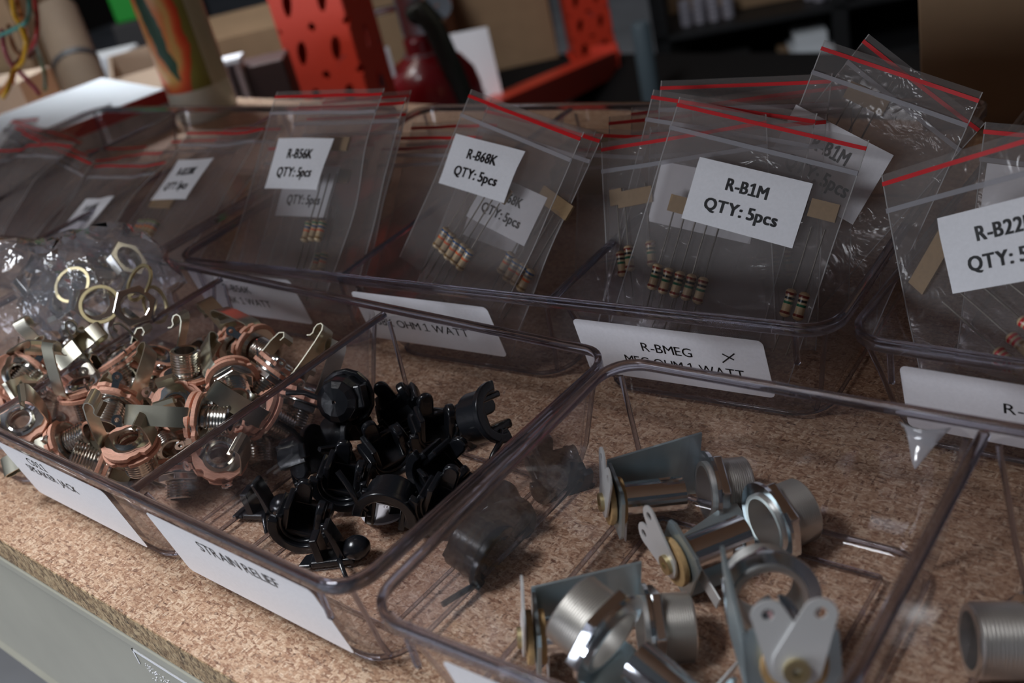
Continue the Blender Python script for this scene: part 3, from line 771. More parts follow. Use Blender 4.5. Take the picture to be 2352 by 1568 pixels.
jacks = [
 (430, 858, 33, (0, .93, .38), (-1, 0, .2), 'phone jack standing with its threaded bushing pointing straight up in the pile', 0),
 (535, 878, 30, (.32, -.55, .75), (-.7, .5, 0), 'phone jack with hex nut facing forward at the right of the pile', 1),
 (412, 938, 27, (0, -.35, -.9), (.3, -.8, .3), 'phone jack whose round socket opening faces the viewer in mid pile', 0),
 (468, 962, 31, (1, -.05, .05), (0, .1, 1), 'phone jack with a broad flat spring running left across the mid pile', 0),
 (305, 1030, 28, (.1, -.75, -.62), (-1, .1, 0), 'phone jack lying open side up at the front wall beside the divider', 0),
 (55, 975, 30, (-.1, -.45, -.85), (1, .35, 0), 'phone jack with a brassy ring opening at the left edge of the picture', 0),
 (262, 930, 32, (-.1, -.75, .55), (.9, 0, .5), 'phone jack with curled spring up and threads down, left of the pile centre', 0),
 (285, 832, 35, (.45, -.65, -.25), (-.8, .1, .3), 'phone jack with a hooked spring rising at the top left of the pile', 0),
 (350, 835, 31, (-.3, -.8, -.3), (1, -.3, .1), 'phone jack behind the bushing pointing up, springs raised', 0),
 (590, 800, 27, (.75, -.35, .5), (-.3, .9, 0), 'phone jack at the back right with its bushing toward the divider', 0),
 (545, 795, 22, (.55, -.5, .45), (-.5, .8, 0), 'phone jack tucked behind the one at the back right', 0),
 (632, 858, 26, (-.55, -.75, .1), (.7, -.4, .5), 'phone jack with a thin hooked spring reaching up beside the divider', 1),
 (612, 955, 20, (.7, -.5, -.5), (-.4, .3, 1), 'phone jack pressed against the divider, half behind its clear wall', 0),
 (505, 1052, 15, (-.25, -.4, -.85), (.7, -.3, 0), 'phone jack seen through the divider with its orange disc facing out', 0),
 (700, 925, 15, (-.3, -.9, .2), (.7, 0, .7), 'phone jack at the back of the divider, threads pointing down', 1),
 (415, 1085, 10, (.1, -1, .25), (-.8, 0, .5), 'phone jack low in the front corner beside the divider', 1),
 (148, 862, 34, (-.7, -.65, 0), (.1, .4, .8), 'phone jack with a shiny curled spring at the left of the pile', 0),
 (195, 905, 30, (.15, -.85, -.35), (-.5, .3, .8), 'phone jack with raised solder lugs left of centre', 0),
 (160, 1018, 20, (.85, .4, .2), (0, .3, 1), 'phone jack with dark flat spring at the front left', 0),
 (225, 1060, 14, (-.85, .35, .3), (.1, .5, .8), 'phone jack low against the front wall left of the divider', 0),
 (330, 905, 22, (.2, .8, .5), (1, 0, 0), 'phone jack under the mid pile with bushing tilted up', 0),
 (590, 1010, 8, (.2, -.9, .3), (.8, 0, .5), 'phone jack on the tray floor at the divider', 0),
 (30, 868, 34, (-.7, -.3, -.6), (.6, .5, .5), 'phone jack in the far left compartment under the nut bag', 0),
 (75, 850, 34, (-.5, -.7, .5), (.9, -.3, .4), 'phone jack with a square bent spring in the far left compartment', 0),
 (165, 800, 28, (.5, -.6, -.5), (-.5, .2, .8), 'phone jack in shade under the nut bag', 0),
 (100, 880, 24, (.3, .2, -.9), (.8, .5, 0), 'phone jack wedged along the left divider', 0),
 (15, 930, 24, (-.9, -.3, .2), (0, .5, .8), 'phone jack cut by the left edge of the picture', 0),
 (480, 830, 16, (-.4, .6, .6), (.8, .5, 0), 'phone jack deep at the back of the pile', 0),
 (370, 1000, 14, (.6, -.5, .6), (.2, .8, .2), 'phone jack buried near the front of the pile', 1),
 (270, 985, 17, (-.3, .2, -.9), (.8, .3, 0), 'phone jack buried left of the open one at the front', 0),
 (545, 960, 16, (-.6, .4, .6), (.3, .8, .2), 'phone jack buried beside the divider middle', 0),
 (220, 840, 20, (.5, .5, .6), (.7, -.4, .2), 'phone jack buried at the back left of the pile', 0),
 (100, 960, 14, (.2, .9, .3), (1, 0, .2), 'phone jack buried at the left beneath the brassy ring one', 0),
]
for i, (u, v, z, ax, sp, lb, nut) in enumerate(jacks):
    mw = frame(VV(*ax), VV(*sp), PZ(u, v, z)) @ Matrix.Scale(1.12, 4)
    if i == 0: JK.matrix_world = mw; JK['label'] = lb; o = JK
    else: o = copy_tree(JK, mw, lb)
    if not nut and i: 
        for k in [c for c in bpy.data.objects if c.parent is o and c.name.startswith('hex_nut')]: bpy.data.objects.remove(k)
for k in [c for c in bpy.data.objects if c.parent is JK and c.name.startswith('hex_nut')]: bpy.data.objects.remove(k)

# ------------------------------------------------------------------ black strain reliefs
def cshell(r, th, z0, z1, a0, a1, n=20):
    L = []
    for i in range(n+1):
        a = a0+(a1-a0)*i/n; c, s = math.cos(a), math.sin(a)
        L.append([(r*c, r*s, z0), (r*c, r*s, z1), ((r-th)*c, (r-th)*s, z1), ((r-th)*c, (r-th)*s, z0)])
    return MB().loft(L)
def tongue(w_, h_, t_, T):
    pts = [(-w_/2, 0), (w_/2, 0)] + [(w_/2*math.cos(a), h_-w_/2+w_/2*math.sin(a)) for a in [PI*i/8 for i in range(9)]]
    m_ = MB(); m_.poly(pts, -t_/2, t_/2, T); return m_
def join(*ms):
    r = MB()
    for m_ in ms: r.add(m_.v, m_.f)
    return r
def make_relief_a():
    root = empty('strain_relief', label='x', cat='strain relief', group='black strain reliefs in the tray')
    cshell(8.6, 2.4, 0, 11, PI-.35, 2*PI+.35).build('shell', 'nylon', root, smooth=40, bevel=.5)
    cshell(10.4, 3.2, 10.2, 12.6, PI-.15, 2*PI+.15).build('flange', 'nylon', root, smooth=40, bevel=.4)
    b = MB().box(-6.6, 6.6, -6, 1.5, -.8, 1.6); b.box(-6.4, -4.2, -5.5, 5.5, 0, 9.8); b.box(4.2, 6.4, -5.5, 3, 0, 9.8); b.box(-6, 6, -5.8, -3.6, 0, 10)
    b.build('clamp_block', 'nylon', root, bevel=.6)
    tongue(6.4, 13, 3.0, T_(5.2, -5, 6.5, ry=PI/2)).build('tongue', 'nylon', root, smooth=40, bevel=.8)
    tongue(5.5, 9, 2.4, T_(-2, 1, .4)).build('tongue', 'nylon', root, smooth=40, bevel=.6)
    MB().tube([(6, -1, 11), (9, -4, 12), (12, -8, 11), (17, -12, 9)], 1.0, 6).build('strap', 'nylon', root, smooth=60)
    return root
def make_relief_b():
    root = empty('strain_relief', label='x', cat='strain relief', group='black strain reliefs in the tray')
    b = MB().box(-7, 7, -3.2, 3.2, 0, 2.2); b.poly([(-11.5, -2.8), (-7, -3.2), (-7, 3.2), (-10, 2.4)], 0, 1.4)
    b.build('clamp_block', 'nylon', root, bevel=.5)
    MB().box(-5, -2.4, -3.0, 3.0, 1, 10.5).build('plate', 'nylon', root, bevel=.4)
    L = []
    for i in range(9):
        t = i/8; x = 1.2+2.2*(1-t)**2; z = 1.5+13*t; th = 2.6-1.0*t
        L.append([(x-th/2+.9*math.sin(t*3), -2.8, z), (x+th/2+.9*math.sin(t*3), -2.8, z), (x+th/2+.9*math.sin(t*3), 2.8, z), (x-th/2+.9*math.sin(t*3), 2.8, z)])
    MB().loft(L).build('prong', 'nylon', root, smooth=40, bevel=.4)
    MB().sphere((8, 0, 3.8), (4.6, 4.2, 3.8)).build('lobe', 'nylon', root, smooth=60)
    MB().tube([(3, -3, 2), (4, -6, 4.5), (5, -8, 4), (6.5, -11, 1)], .8, 6).build('strap', 'nylon', root, smooth=60)
    return root
def make_dome():
    root = empty('strain_relief', label='x', cat='strain relief', group='black strain reliefs in the tray')
    b = MB(); b.lathe([(0.5, 12), (5, 11.6), (7.4, 10), (8.4, 7), (8.6, 0), (7.2, 0), (7.0, 7), (5, 9.5), (.5, 10)], 12)
    b.build('shell', 'nylon', root, bevel=.3)
    MB().lathe([(8.4, 0), (10.2, 0), (10.4, 1.2), (10.0, 2.4), (8.4, 2.4)], 14).build('flange', 'nylon', root, bevel=.3)
    MB().box(5.5, 9.2, -4, 4, 3, 9).build('clamp_block', 'nylon', root, bevel=.6)
    MB().tube([(-8, 0, 1), (-11, 2, 1), (-15, 5, 3), (-21, 6, 4)], .9, 6).build('strap', 'nylon', root, smooth=60)
    return root
RA, RB, RC = make_relief_a(), make_relief_b(), make_dome()
for r in (RA, RB, RC): note_children(r)
up = (-.21, .85, .476)
reliefs = [
 (RC, 800, 912, 24, (-.25, -.1, .9), (.9, .2, 0), 'large domed strain relief with faceted flange at the back of the tray'),
 (RA, 912, 915, 13, (.2, -.45, .85), (.85, .5, .2), 'strain relief with a raised tab right of the domed one'),
 (RA, 870, 1005, 11, (.5, -.5, .6), (.9, .4, -.2), 'strain relief in the shade below the domed one'),
 (RA, 990, 955, 12, (.3, -.5, .8), (1, .1, -.2), 'U-shaped strain relief lying open at the back centre'),
 (RA, 1090, 960, 19, (.6, .2, .6), (.6, -.7, .3), 'bulky strain relief with glinting top at the back right'),
 (RA, 1040, 1055, 11, (-.5, -.4, .8), (.7, -.7, 0), 'strain relief beneath the bulky one at the right'),
 (RA, 668, 1062, 10, (.85, .3, .3), (.1, .2, .9), 'box-shaped strain relief leaning at the left near the divider'),
 (RA, 800, 1065, 13, (-.1, -.55, .8), (.95, -.2, 0), 'strain relief with a rounded tongue in the middle of the heap'),
 (RA, 710, 1155, 11, (-.1, -.55, .8), (.95, -.25, 0), 'strain relief with a rounded tongue at the front of the heap'),
 (RB, 610, 1180, 1.6, up, (.7, -.35, 0), 'small two-pronged strain relief at the left front beside the divider'),
 (RB, 770, 1285, 1.6, up, (1, -.15, 0), 'lone strain relief lying apart at the front of the tray'),
 (RA, 905, 1135, 10, (-.15, -.5, .8), (-.95, .2, 0), 'arched strain relief standing over the white disc'),
 (RA, 1040, 1125, 10, (-.3, -.5, .8), (.9, -.3, 0), 'strain relief beside the arched one, under the right rim'),
 (RB, 985, 1170, 1.6, up, (.6, .8, 0), 'low strain relief in the shade right of the white disc'),
 (RA, 1262, 1045, 10, (.3, -.6, .7), (1, 0, 0), 'strain relief blurred behind the tray wall at the right back'),
 (RA, 1060, 1235, 10, (.8, -.4, .4), (.2, -.9, .3), 'strain relief seen only through the right wall of the tray'),
 (RA, 1130, 1150, 9, (.3, -.5, .8), (-.7, .6, 0), 'strain relief pressed to the right wall of the tray'),
 (RA, 760, 1010, 10, (.9, .1, .4), (0, -.6, .8), 'strain relief under the domed one, left of the heap'),
]
used = set()
for (pr, u, v, z, ax, sp, lb) in reliefs:
    mw = frame(VV(*ax), VV(*sp), PZ(u, v, z))
    if pr.name not in used: used.add(pr.name); pr.matrix_world = mw; pr['label'] = lb
    else: copy_tree(pr, mw, lb)
dp = PZ(895, 1180, 0)
d = MB().lathe([(.4, 2.6), (8.6, 2.5), (9, 2.9), (8.6, 3.3), (1.2, 3.4), (.8, 3.0), (.4, 3.0)], 32, T_(dp.x, dp.y, 0))
tag(d.build('washer_disc', 'disc', smooth=40), 'translucent white disc on the tray floor under the arched strain relief', 'disc')

# ------------------------------------------------------------------ pilot lamp brackets
def make_bracket():
    root = empty('lamp_bracket', label='x', cat='lamp holder', group='zinc lamp brackets in the tray')
    # local: x along the unit, y towards the side plate, z up
    side = MB(); side.loft([[(x, y, z) for x, z in ((0, -7), (0, 7.5), (27, 13.5), (27, -7))] for y in (8.6, 9.4)])
    side.build('side_plate', 'zinc', root)['label'] = 'bluish zinc side plate'
    leg = MB()
    RX = T_(ry=PI/2)     # polygons in (x,y) become (z..)
    n = 24
    outer = []
    for i in range(n):
        a = 2*PI*i/n; c, s = math.cos(a), math.sin(a); k = max(abs(c)/7.5, abs(s)/9.2); outer.append((c/k if k else 0, s/k))
    leg.holed(outer, ngon(n, 2.2), 0, .9, RX); leg.build('back_leg', 'zinc', root)
    fl = MB(); fl.holed([(11.2*math.cos(2*PI*i/40), max(-11.2, min(9.4, 11.2*math.sin(2*PI*i/40)))) for i in range(40)], ngon(40, 8.0), 26.4, 27.4, RX)
    fl.build('front_ring', 'zinc_bright', root)
    nut = MB(); nut.holed([(p[0]*1.0, p[1]) for q in range(6) for p in [ngon(6, 11.2)[q], tuple((a+b)/2 for a, b in zip(ngon(6, 11.2)[q], ngon(6, 11.2)[(q+1) % 6]))]], ngon(12, 8.2), 27.6, 30.2, RX)
    nut.build('hex_nut', 'zinc_bright', root, bevel=.4)
    out = []; zz = 37.6
    while zz > 27.8: out += [(8.5, zz), (8.05, zz-.3)]; zz -= .6
    MB().lathe([(7.1, 25.6), (7.1, 37.8), (8.1, 38)]+out+[(8.3, 26.8), (8.3, 25.6)], 40, RX).build('threaded_bushing', 'thread', root, smooth=22)
    # socket tube with bayonet notches
    tb = MB(); nr, ro, ri = 36, 4.9, 4.3; xs = [2.4, 6, 10, 13, 15, 17, 19.5]
    def hole(i, k): 
        a = i % 18
        return (k == 5 and a in (8, 9)) or (k in (3, 4) and a in (5, 6, 7, 8, 9))
    for k in range(6):
        for i in range(nr):
            if hole(i, k): continue
            a0, a1 = 2*PI*i/nr, 2*PI*(i+1)/nr
            q = [(r, a, x) for x in (xs[k], xs[k+1]) for a in (a0, a1) for r in (ri, ro)]
            tb.add([(x, r*math.cos(a), r*math.sin(a)) for r, a, x in q], [(0, 1, 3, 2), (4, 6, 7, 5), (0, 4, 5, 1), (2, 3, 7, 6), (1, 5, 7, 3), (0, 2, 6, 4)])
    tb.build('socket_tube', 'zinc_bright', root)
    for x in (-2.0, 1.0): MB().lathe([(2, x), (6.4, x), (6.6, x+.7), (6.4, x+1.5), (2, x+1.5)], 28, RX).build('fiber_washer', 'fiber', root, smooth=40)['label'] = 'brown fibre washer'
    MB().lathe([(1, -4.2), (2.6, -4.2), (2.6, -2), (1, -2)], 20, RX).build('rivet', 'brass', root, smooth=40)
    for rot, x in ((.45, -2.9), (-.35, -2.5)):
        t = MB(); m_ = 24; o_ = []; 
        for i in range(m_):
            a = 2*PI*i/m_; r = 3.0 if math.sin(a) > 0 else 5.0
            yy = math.sin(a)*r + (12.5 if math.sin(a) > 0 else 1.5); o_.append((r*math.cos(a) if math.sin(a) <= 0 else 3.3*math.cos(a)+0, yy))
        T0 = T_(x, 0, 0, rx=rot) @ T_(ry=PI/2) @ T_(rz=PI/2)
        inn = [(1.2*math.cos(2*PI*i/m_), 12.6+1.2*math.sin(2*PI*i/m_)) for i in range(m_)]
        t.holed(o_, inn, -.25, .25, T0); t.build('terminal', 'terminal', root, smooth=30)
    # second terminal under the tube, bent down
    t = MB(); t.box(2.9, 3.4, -2.5, 2.5, -14.5, -2); t.build('terminal', 'terminal', root, bevel=.2)
    return root
PB = make_bracket(); note_children(PB)
def bframe(x, z, loc):
    x = VV(*x); z = z if isinstance(z, Vector) else VV(*z); z = (z - x*z.dot(x)).normalized(); y = z.cross(x)
    mm = Matrix((x, y, z)).transposed().to_4x4(); mm.translation = loc*S; return mm
WUP = Vector((0, 0, 1))
brs = [
 ((1, .09, -.12), WUP, PZ(1410, 1150, 13.5), 'zinc lamp bracket lying farthest back, tall side plate upright'),
 ((.93, .30, -.30), (-.39, .68, -.53), PZ(1558, 1285, 13), 'zinc lamp bracket in the middle with its side plate underneath'),
 ((1, .05, -.05), WUP, PZ(1228, 1462, 13.5), 'zinc lamp bracket at the front, side plate upright, nearest the front wall'),
 ((.06, .22, -.97), (-.12, .98, 0), PZ(1822, 1520, 36), 'zinc lamp bracket standing on end with two pale terminals on top'),
 ((-.72, .50, -.45), (-.645, -.45, .532), PZ(1630, 1655, 18), 'zinc lamp bracket cut by the bottom of the picture, threaded end up'),
]
for i, (x, z, loc, lb) in enumerate(brs):
    mw = bframe(x, z, loc)
    mw = mw @ Matrix.Scale(1.05, 4)
    if i == 0: PB.matrix_world = mw; PB['label'] = lb
    else: copy_tree(PB, mw, lb)
# connector in the next compartment
cr = empty('threaded_connector', mw=frame(VV(1, .02, .1), WUP, PZ(2225, 1470, 14)), label='silver threaded connector with a knurled ring at the lower right edge', cat='connector')
out = []; zz = 11
while zz > .4: out += [(8.6, zz), (8.0, zz-.45)]; zz -= .9
MB().lathe([(6.5, 0), (6.5, 12), (8, 12)]+out+[(8, 0)], 40).build('threaded_barrel', 'thread', cr, smooth=25)
kn = [(x*(1 if i % 2 else .965), y*(1 if i % 2 else .965)) for i, (x, y) in enumerate(ngon(72, 10.6))]
MB().holed(kn, ngon(72, 6.5), 12, 20).build('knurled_ring', 'nickel', cr)
MB().lathe([(5, 20), (8.4, 20), (8.4, 27), (5, 27)], 36).build('collar', 'thread', cr, smooth=30)

# torn white film hanging at the back of the bracket compartment
tf = MB(); a_, b_, c_ = PY(2062, 966, 113.5), PY(2185, 982, 114.5), PY(2106, 1072, 107)
rows = []
for i in range(9):
    t = i/8; l_ = a_.lerp(c_, t); r_ = b_.lerp(c_, t**.8); n_ = 6
    rows.append([l_.lerp(r_, j/n_) + Vector((0, -2.2*math.sin(PI*j/n_)*(1-t) + 1.2*math.sin(5*t), 0)) for j in range(n_+1)])
vs_ = [tuple(p) for r in rows for p in r]; fs_ = [(i*7+j, i*7+j+1, (i+1)*7+j+1, (i+1)*7+j) for i in range(8) for j in range(6)]
tf.add(vs_, fs_); o = tf.build('film_scrap', 'zip', smooth=60, solid=.15); tag(o, 'torn white scrap of film hanging at the back wall of the bracket tray', 'plastic scrap')
# ------------------------------------------------------------------ crumpled bag of nuts on the left compartment
def blob(name, c, rx, ry, rz, seed, m, amp=.22, nu=44, nv=30, rough=1.0, crumple=0.0, smooth=28):
    rr = random.Random(seed); W = [(rr.uniform(1, 5), rr.uniform(1, 5), rr.uniform(1, 5), rr.uniform(0, 6)) for _ in range(9)]
    vs = []; fs = []
    for j in range(nv+1):
        for i in range(nu):
            th = PI*j/nv; ph = 2*PI*i/nu
            d = Vector((math.sin(th)*math.cos(ph), math.sin(th)*math.sin(ph), math.cos(th)))
            k = 1 + amp*sum(abs(math.sin(a*d.x*rough+b*d.y*rough+e*d.z*rough+p))-.6 for a, b, e, p in W)/3
            if 0 < j < nv: k *= 1 + rr.uniform(-crumple, crumple)
            vs.append((c[0]+d.x*rx*k, c[1]+d.y*ry*k, max(3.2, c[2]+d.z*rz*k)))
    for j in range(nv):
        for i in range(nu): fs.append((j*nu+i, j*nu+(i+1) % nu, (j+1)*nu+(i+1) % nu, (j+1)*nu+i))
    return MB().add(vs, fs).build(name, m, smooth=smooth)
c0 = PZ(232, 672, 40)
nb = blob('nut_bag', c0, 38, 30, 27, 3, 'film_crumpled', amp=.2, nu=26, nv=16, crumple=.09, smooth=12); tag(nb, 'crumpled clear bag full of hex nuts resting in the far left compartment', 'plastic bag')
c1 = PZ(25, 690, 46)
nb2 = blob('nut_bag', c1, 34, 28, 26, 8, 'film_crumpled', amp=.2, nu=24, nv=14, crumple=.1, smooth=12); tag(nb2, 'crumpled milky bag at the left edge beside the bag of nuts', 'plastic bag')
nutm = MB(); nutm.holed([p for q in range(6) for p in (ngon(6, 7.6)[q], tuple((a+b)/2 for a, b in zip(ngon(6, 7.6)[q], ngon(6, 7.6)[(q+1) % 6])))], ngon(12, 4.7), 0, 3.8)
NUT = nutm.build('hex_nut', 'nickel', bevel=.3); tag(NUT, 'x', 'nut', 'hex nuts inside the crumpled bag')
ringm = MB().lathe([(5.9, 0), (7.0, 0), (7.0, .8), (5.9, .8)], 32); RNG = ringm.build('washer_ring', 'brass', smooth=40); tag(RNG, 'x', 'washer', 'flat rings inside the crumpled bag')
nuts = [(NUT, 225, 705, 40, (.1, .3, .9)), (NUT, 312, 708, 38, (.2, .2, .9)), (NUT, 160, 690, 40, (-.5, .1, .8)), (NUT, 250, 620, 44, (.2, .8, .5)), (NUT, 285, 605, 46, (.7, .5, .5)),
        (NUT, 215, 640, 42, (.1, .9, .3)), (NUT, 270, 660, 38, (-.3, .5, .7)), (NUT, 190, 740, 30, (.2, -.3, .9)), (NUT, 290, 750, 30, (-.2, -.3, .9)), (NUT, 90, 690, 38, (-.4, .5, .6)), (NUT, 80, 655, 44, (.5, .5, .6)),
        (RNG, 168, 655, 46, (-.2, .3, .9)), (RNG, 322, 650, 45, (-.6, .3, .75)), (RNG, 355, 700, 34, (.95, .2, .3)), (RNG, 230, 700, 43, (.1, .25, .95)), (RNG, 200, 612, 46, (.1, .95, .3))]
first = set()
for k, (pr, u, v, z, ax) in enumerate(nuts):
    mw = frame(VV(*ax), VV(.7, .3, .1), PZ(u, v, z+7)) @ Matrix.Scale(1.15, 4)
    lb = 'silver hex nut inside the crumpled bag on the left' if pr is NUT else 'thin brassy ring inside the crumpled bag on the left'
    if pr.name not in first: first.add(pr.name); pr.matrix_world = mw; pr['label'] = lb
    else: copy_tree(pr, mw, lb)

# ------------------------------------------------------------------ things behind the trays
YAWB = math.atan2(RT.y, RT.x)      # a wall square to the view
def at_base(u, v, z0=0): return PZ(u, v, z0)
def solid_box(name, m, c, sx, sy, h, rz, label, cat='box', bevel=.6):
    """box standing with its base centre at c"""
    root = empty(name, c, label, cat); root.rotation_euler = (0, 0, rz)
    return root
# beverage can
cp = PZ(478, 262, 0)
can = empty('drink_can', cp, 'tall drink can printed with a red and orange fruit on olive green', 'can'); can.rotation_euler = (0, 0, YAWB-PI/2-.55)
MB().lathe([(21, 0.5), (23, 0), (25.5, 4), (25.5, 160), (22, 167), (21.5, 167)], 48, ring=False).build('can_wrap', 'mango', can, smooth=40)
MB().lathe([(22, 166), (23.4, 168.5), (24, 167), (23, 165)], 48).build('can_lip', 'chrome', can, smooth=40)
# white box with a dark red band
a = PZ(412, 292, 0)
wb = empty('white_box', a, 'white carton with a dark red band lying behind the left bags', 'box'); 
# left-front edge direction from the picture
bq = PZ(150, 400, 0); dv = (bq-a); ang = math.atan2(dv.y, dv.x); wb.rotation_euler = (0, 0, ang)
LB = dv.length
MB().box(0, 190, -130, 0, 0, 32).build('carton', 'white', wb, bevel=.8)
MB().box(.4, 190.2, -.2, .35, 21, 31.4).build('red_band', 'stripe', wb)
MB().box(.4, 190.2, -.2, .3, .6, 20.8).build('grey_panel', 'grey_print', wb)
MB().box(40, 150, -122, -10, 32.1, 34).build('top_flap', 'white', wb, bevel=.5)
# right-hand cardboard box on the deck
c = PD(2118, 262, 575); c.z = 0
cb = empty('cardboard_box', c, 'large brown cardboard box standing at the right behind the bags', 'box'); cb.rotation_euler = (0, 0, YAWB-.40)
MB().box(0, 260, 0, 180, 0.2, 250).build('carton', 'card', cb, bevel=1)
MB().box(115, 145, -.25, 0, 0.3, 250).build('packing_tape', 'tape', cb)
MB().box(0.5, 259.5, 3, 89, 250, 253).build('flap', 'card', cb)
# lower shelf behind
ls = empty('rear_shelf', label='dark lower shelf deck behind the bench carrying cartons and the extinguisher', cat='shelf')
MB().box(-1500, 700, 470, 1700, -420, -400).build('deck', 'matte_dark', ls)
for x, y in ((-1480, 490), (680, 490), (-1480, 1680), (680, 1680)): MB().box(x-20, x+20, y-20, y+20, -900, -420).build('leg', 'dark', ls)
# orange uprights
def upright(loc, rz, label, w1=78, w2=70, z0=-400, z1=400):
    root = empty('rack_upright', (loc[0], loc[1], z0), label, 'rack post'); root.rotation_euler = (0, 0, rz)
    def panel(x0, x1, cols, T, name):
        mb = MB(); pitch = 50; H = z1-z0; nrow = int(H/pitch); cw = (x1-x0)/cols; n = 24
        for r in range(nrow):
            for c_ in range(cols):
                cx = x0+cw*(c_+.5); cz = r*pitch+pitch/2
                out = []; inn = []
                for i in range(n):
                    a = 2*PI*i/n; cc, ss = math.cos(a), math.sin(a); k = max(abs(cc)/(cw/2), abs(ss)/(pitch/2))
                    out.append((cx+cc/k, cz+ss/k)); wv = 5.2*(1+.2*ss)
                    inn.append((cx+wv*cc+2.5*ss, cz+12.5*ss))
                mb.holed(out, inn, -1, 1, T)
        mb.build(name, 'orange', root)
    Rr = Matrix.Rotation(PI/2, 4, 'X')
    panel(0, w1, 2, Rr, 'front_face')
    panel(0, w2, 1, Matrix.Translation((w1, 0, 0)) @ Matrix.Rotation(PI/2, 4, 'Z') @ Rr, 'side_face')
    MB().box(-1, 1, 0, w2, 0, z1-z0).box(-1, w1+1, w2-1, w2+1, 0, z1-z0).build('far_face', 'orange', root)
    MB().box(-8, w1+8, -6, w2+6, 0, 4).build('foot_plate', 'orange', root)
    return root
p = PD(625, 30, 1180)
upright((p.x, p.y), YAWB-.25, 'orange slotted rack upright standing behind the fruit can')
p = PD(1308, 60, 2300)
upright((p.x, p.y), YAWB+.1, 'orange slotted rack upright in the background at the centre', w1=85, w2=100)
# orange beam running to the far upright
b0, b1 = PD(1120, 262, 1650), PD(1392, 140, 2250)
bd = (b1-b0); ln = bd.length
be = empty('rack_beam', mw=frame(bd, Vector((0, 0, 1)), b0), label='orange rack beam slanting back to the far upright', cat='rack beam')
MB().box(-30, 18, -25, 25, 0, ln).build('beam', 'orange', be, bevel=2)
MB().box(-45, 33, -28, 28, ln-6, ln).build('end_plate', 'orange', be)
# fire extinguisher
e0 = PD(1000, 235, 1400)
ex = empty('fire_extinguisher', (e0.x, e0.y, -400), 'red fire extinguisher with black hose and chrome valve', 'fire extinguisher'); ex.rotation_euler = (0, 0, YAWB)
zs = PD(1000, 165, 1400).z+400
MB().lathe([(50, 0), (60, 4), (62, 12), (62, zs-22), (58, zs-2), (46, zs+16), (26, zs+26), (20, zs+32), (20, zs+48), (12, zs+52), (2, zs+52)], 48, ring=False).build('cylinder', 'ext_red', ex, smooth=40)
MB().lathe([(20.5, zs+27), (24, zs+27), (24, zs+31), (20.5, zs+31)], 32).build('neck_ring', 'zip', ex, smooth=40)
v_ = MB(); v_.box(-17, 17, -14, 14, zs+50, zs+118); v_.box(-58, -10, -5, 5, zs+84, zs+92); v_.box(-26, 26, -16, 16, zs+112, zs+122)
v_.build('valve', 'chrome', ex, bevel=3)
MB().lathe([(2, 0), (17, 0), (17, 9), (2, 9)], 28, T_(34, -14, zs+84, rx=PI/2)).build('gauge', 'chrome', ex, smooth=40)
MB().tube([(4, -18, zs+78), (14, -26, zs+84), (26, -32, zs+60), (36, -40, zs+10), (46, -46, zs-60), (50, -48, zs-160)], 13, 14).build('hose', 'rubber', ex, smooth=60)
MB().box(-120, -20, -4, 4, zs+108, zs+116, T_(0, 0, 0)).build('lever', 'yellow', ex, bevel=1.5)
MB().box(-66, -34, -30, -29, zs+14, zs+52).build('inspection_tag', 'paper', ex)
# white paper sheet / poster, big carton behind
q = PD(1062, 240, 1750)
ps = empty('paper_sheet', (q.x, q.y, -400), 'white printed sheet standing behind the fire extinguisher', 'paper'); ps.rotation_euler = (0, 0, YAWB-.1)
hh = PD(1100, 30, 1750).z+400
MB().box(-10, 66, 0, 2, 0, hh-14).build('sheet', 'paper', ps)
gp = MB(); 
for k in range(5): gp.box(2, 40-4*k, -.4, 0, hh*.55-k*16, hh*.55-k*16+7)
gp.build('grey_print', 'grey_print', ps)
def carton(u0, u1, vb, dist, vt, dep, m, label, rz=0.0, z0=-400, name='cardboard_box', open_top=False, tape=True):
    a = PD(u0, vb, dist); b = PD(u1, vb, dist); wdt = (b-a).length; h = PD((u0+u1)/2, vt, dist).z - z0
    root = empty(name, (a.x, a.y, z0), label, 'box'); root.rotation_euler = (0, 0, YAWB+rz)
    if open_top:
        t = 4; mb = MB(); mb.box(0, wdt, 0, t, 0, h).box(0, wdt, dep-t, dep, 0, h).box(0, t, t, dep-t, 0, h).box(wdt-t, wdt, t, dep-t, 0, h).box(t, wdt-t, t, dep-t, 0, t)
        mb.build('carton', m, root)
        MB().box(0, wdt, -34, 0, -1.5, 1.5, T_(0, 0, h, rx=.5)).build('flap', m, root)
    else:
        MB().box(0, wdt, 0, dep, 0, h).build('carton', m, root, bevel=2)
        if tape: MB().box(wdt/2-12, wdt/2+12, -.6, 0, 0, h).build('packing_tape', 'tape', root)
    return root
carton(1062, 1296, 220, 2420, -60, 300, 'card', 'large brown carton behind the fire extinguisher', tape=False)
carton(262, 420, 210, 1300, 160, 160, 'card_light', 'open pale carton behind the fruit can', .35, open_top=True)
carton(405, 660, 150, 1650, 75, 200, 'card', 'long brown carton between the can and the orange upright', .1, tape=False)
carton(850, 1040, 150, 2200, -60, 200, 'card', 'brown carton between the upright and the extinguisher', .0, tape=False)
carton(-110, 88, 100, 1600, -60, 100, 'card', 'brown carton behind the coloured wires at the left edge', -.2)
carton(580, 690, 270, 1080, 128, 40, 'maroon', 'dark maroon panel box left of the orange upright', .05, tape=False)
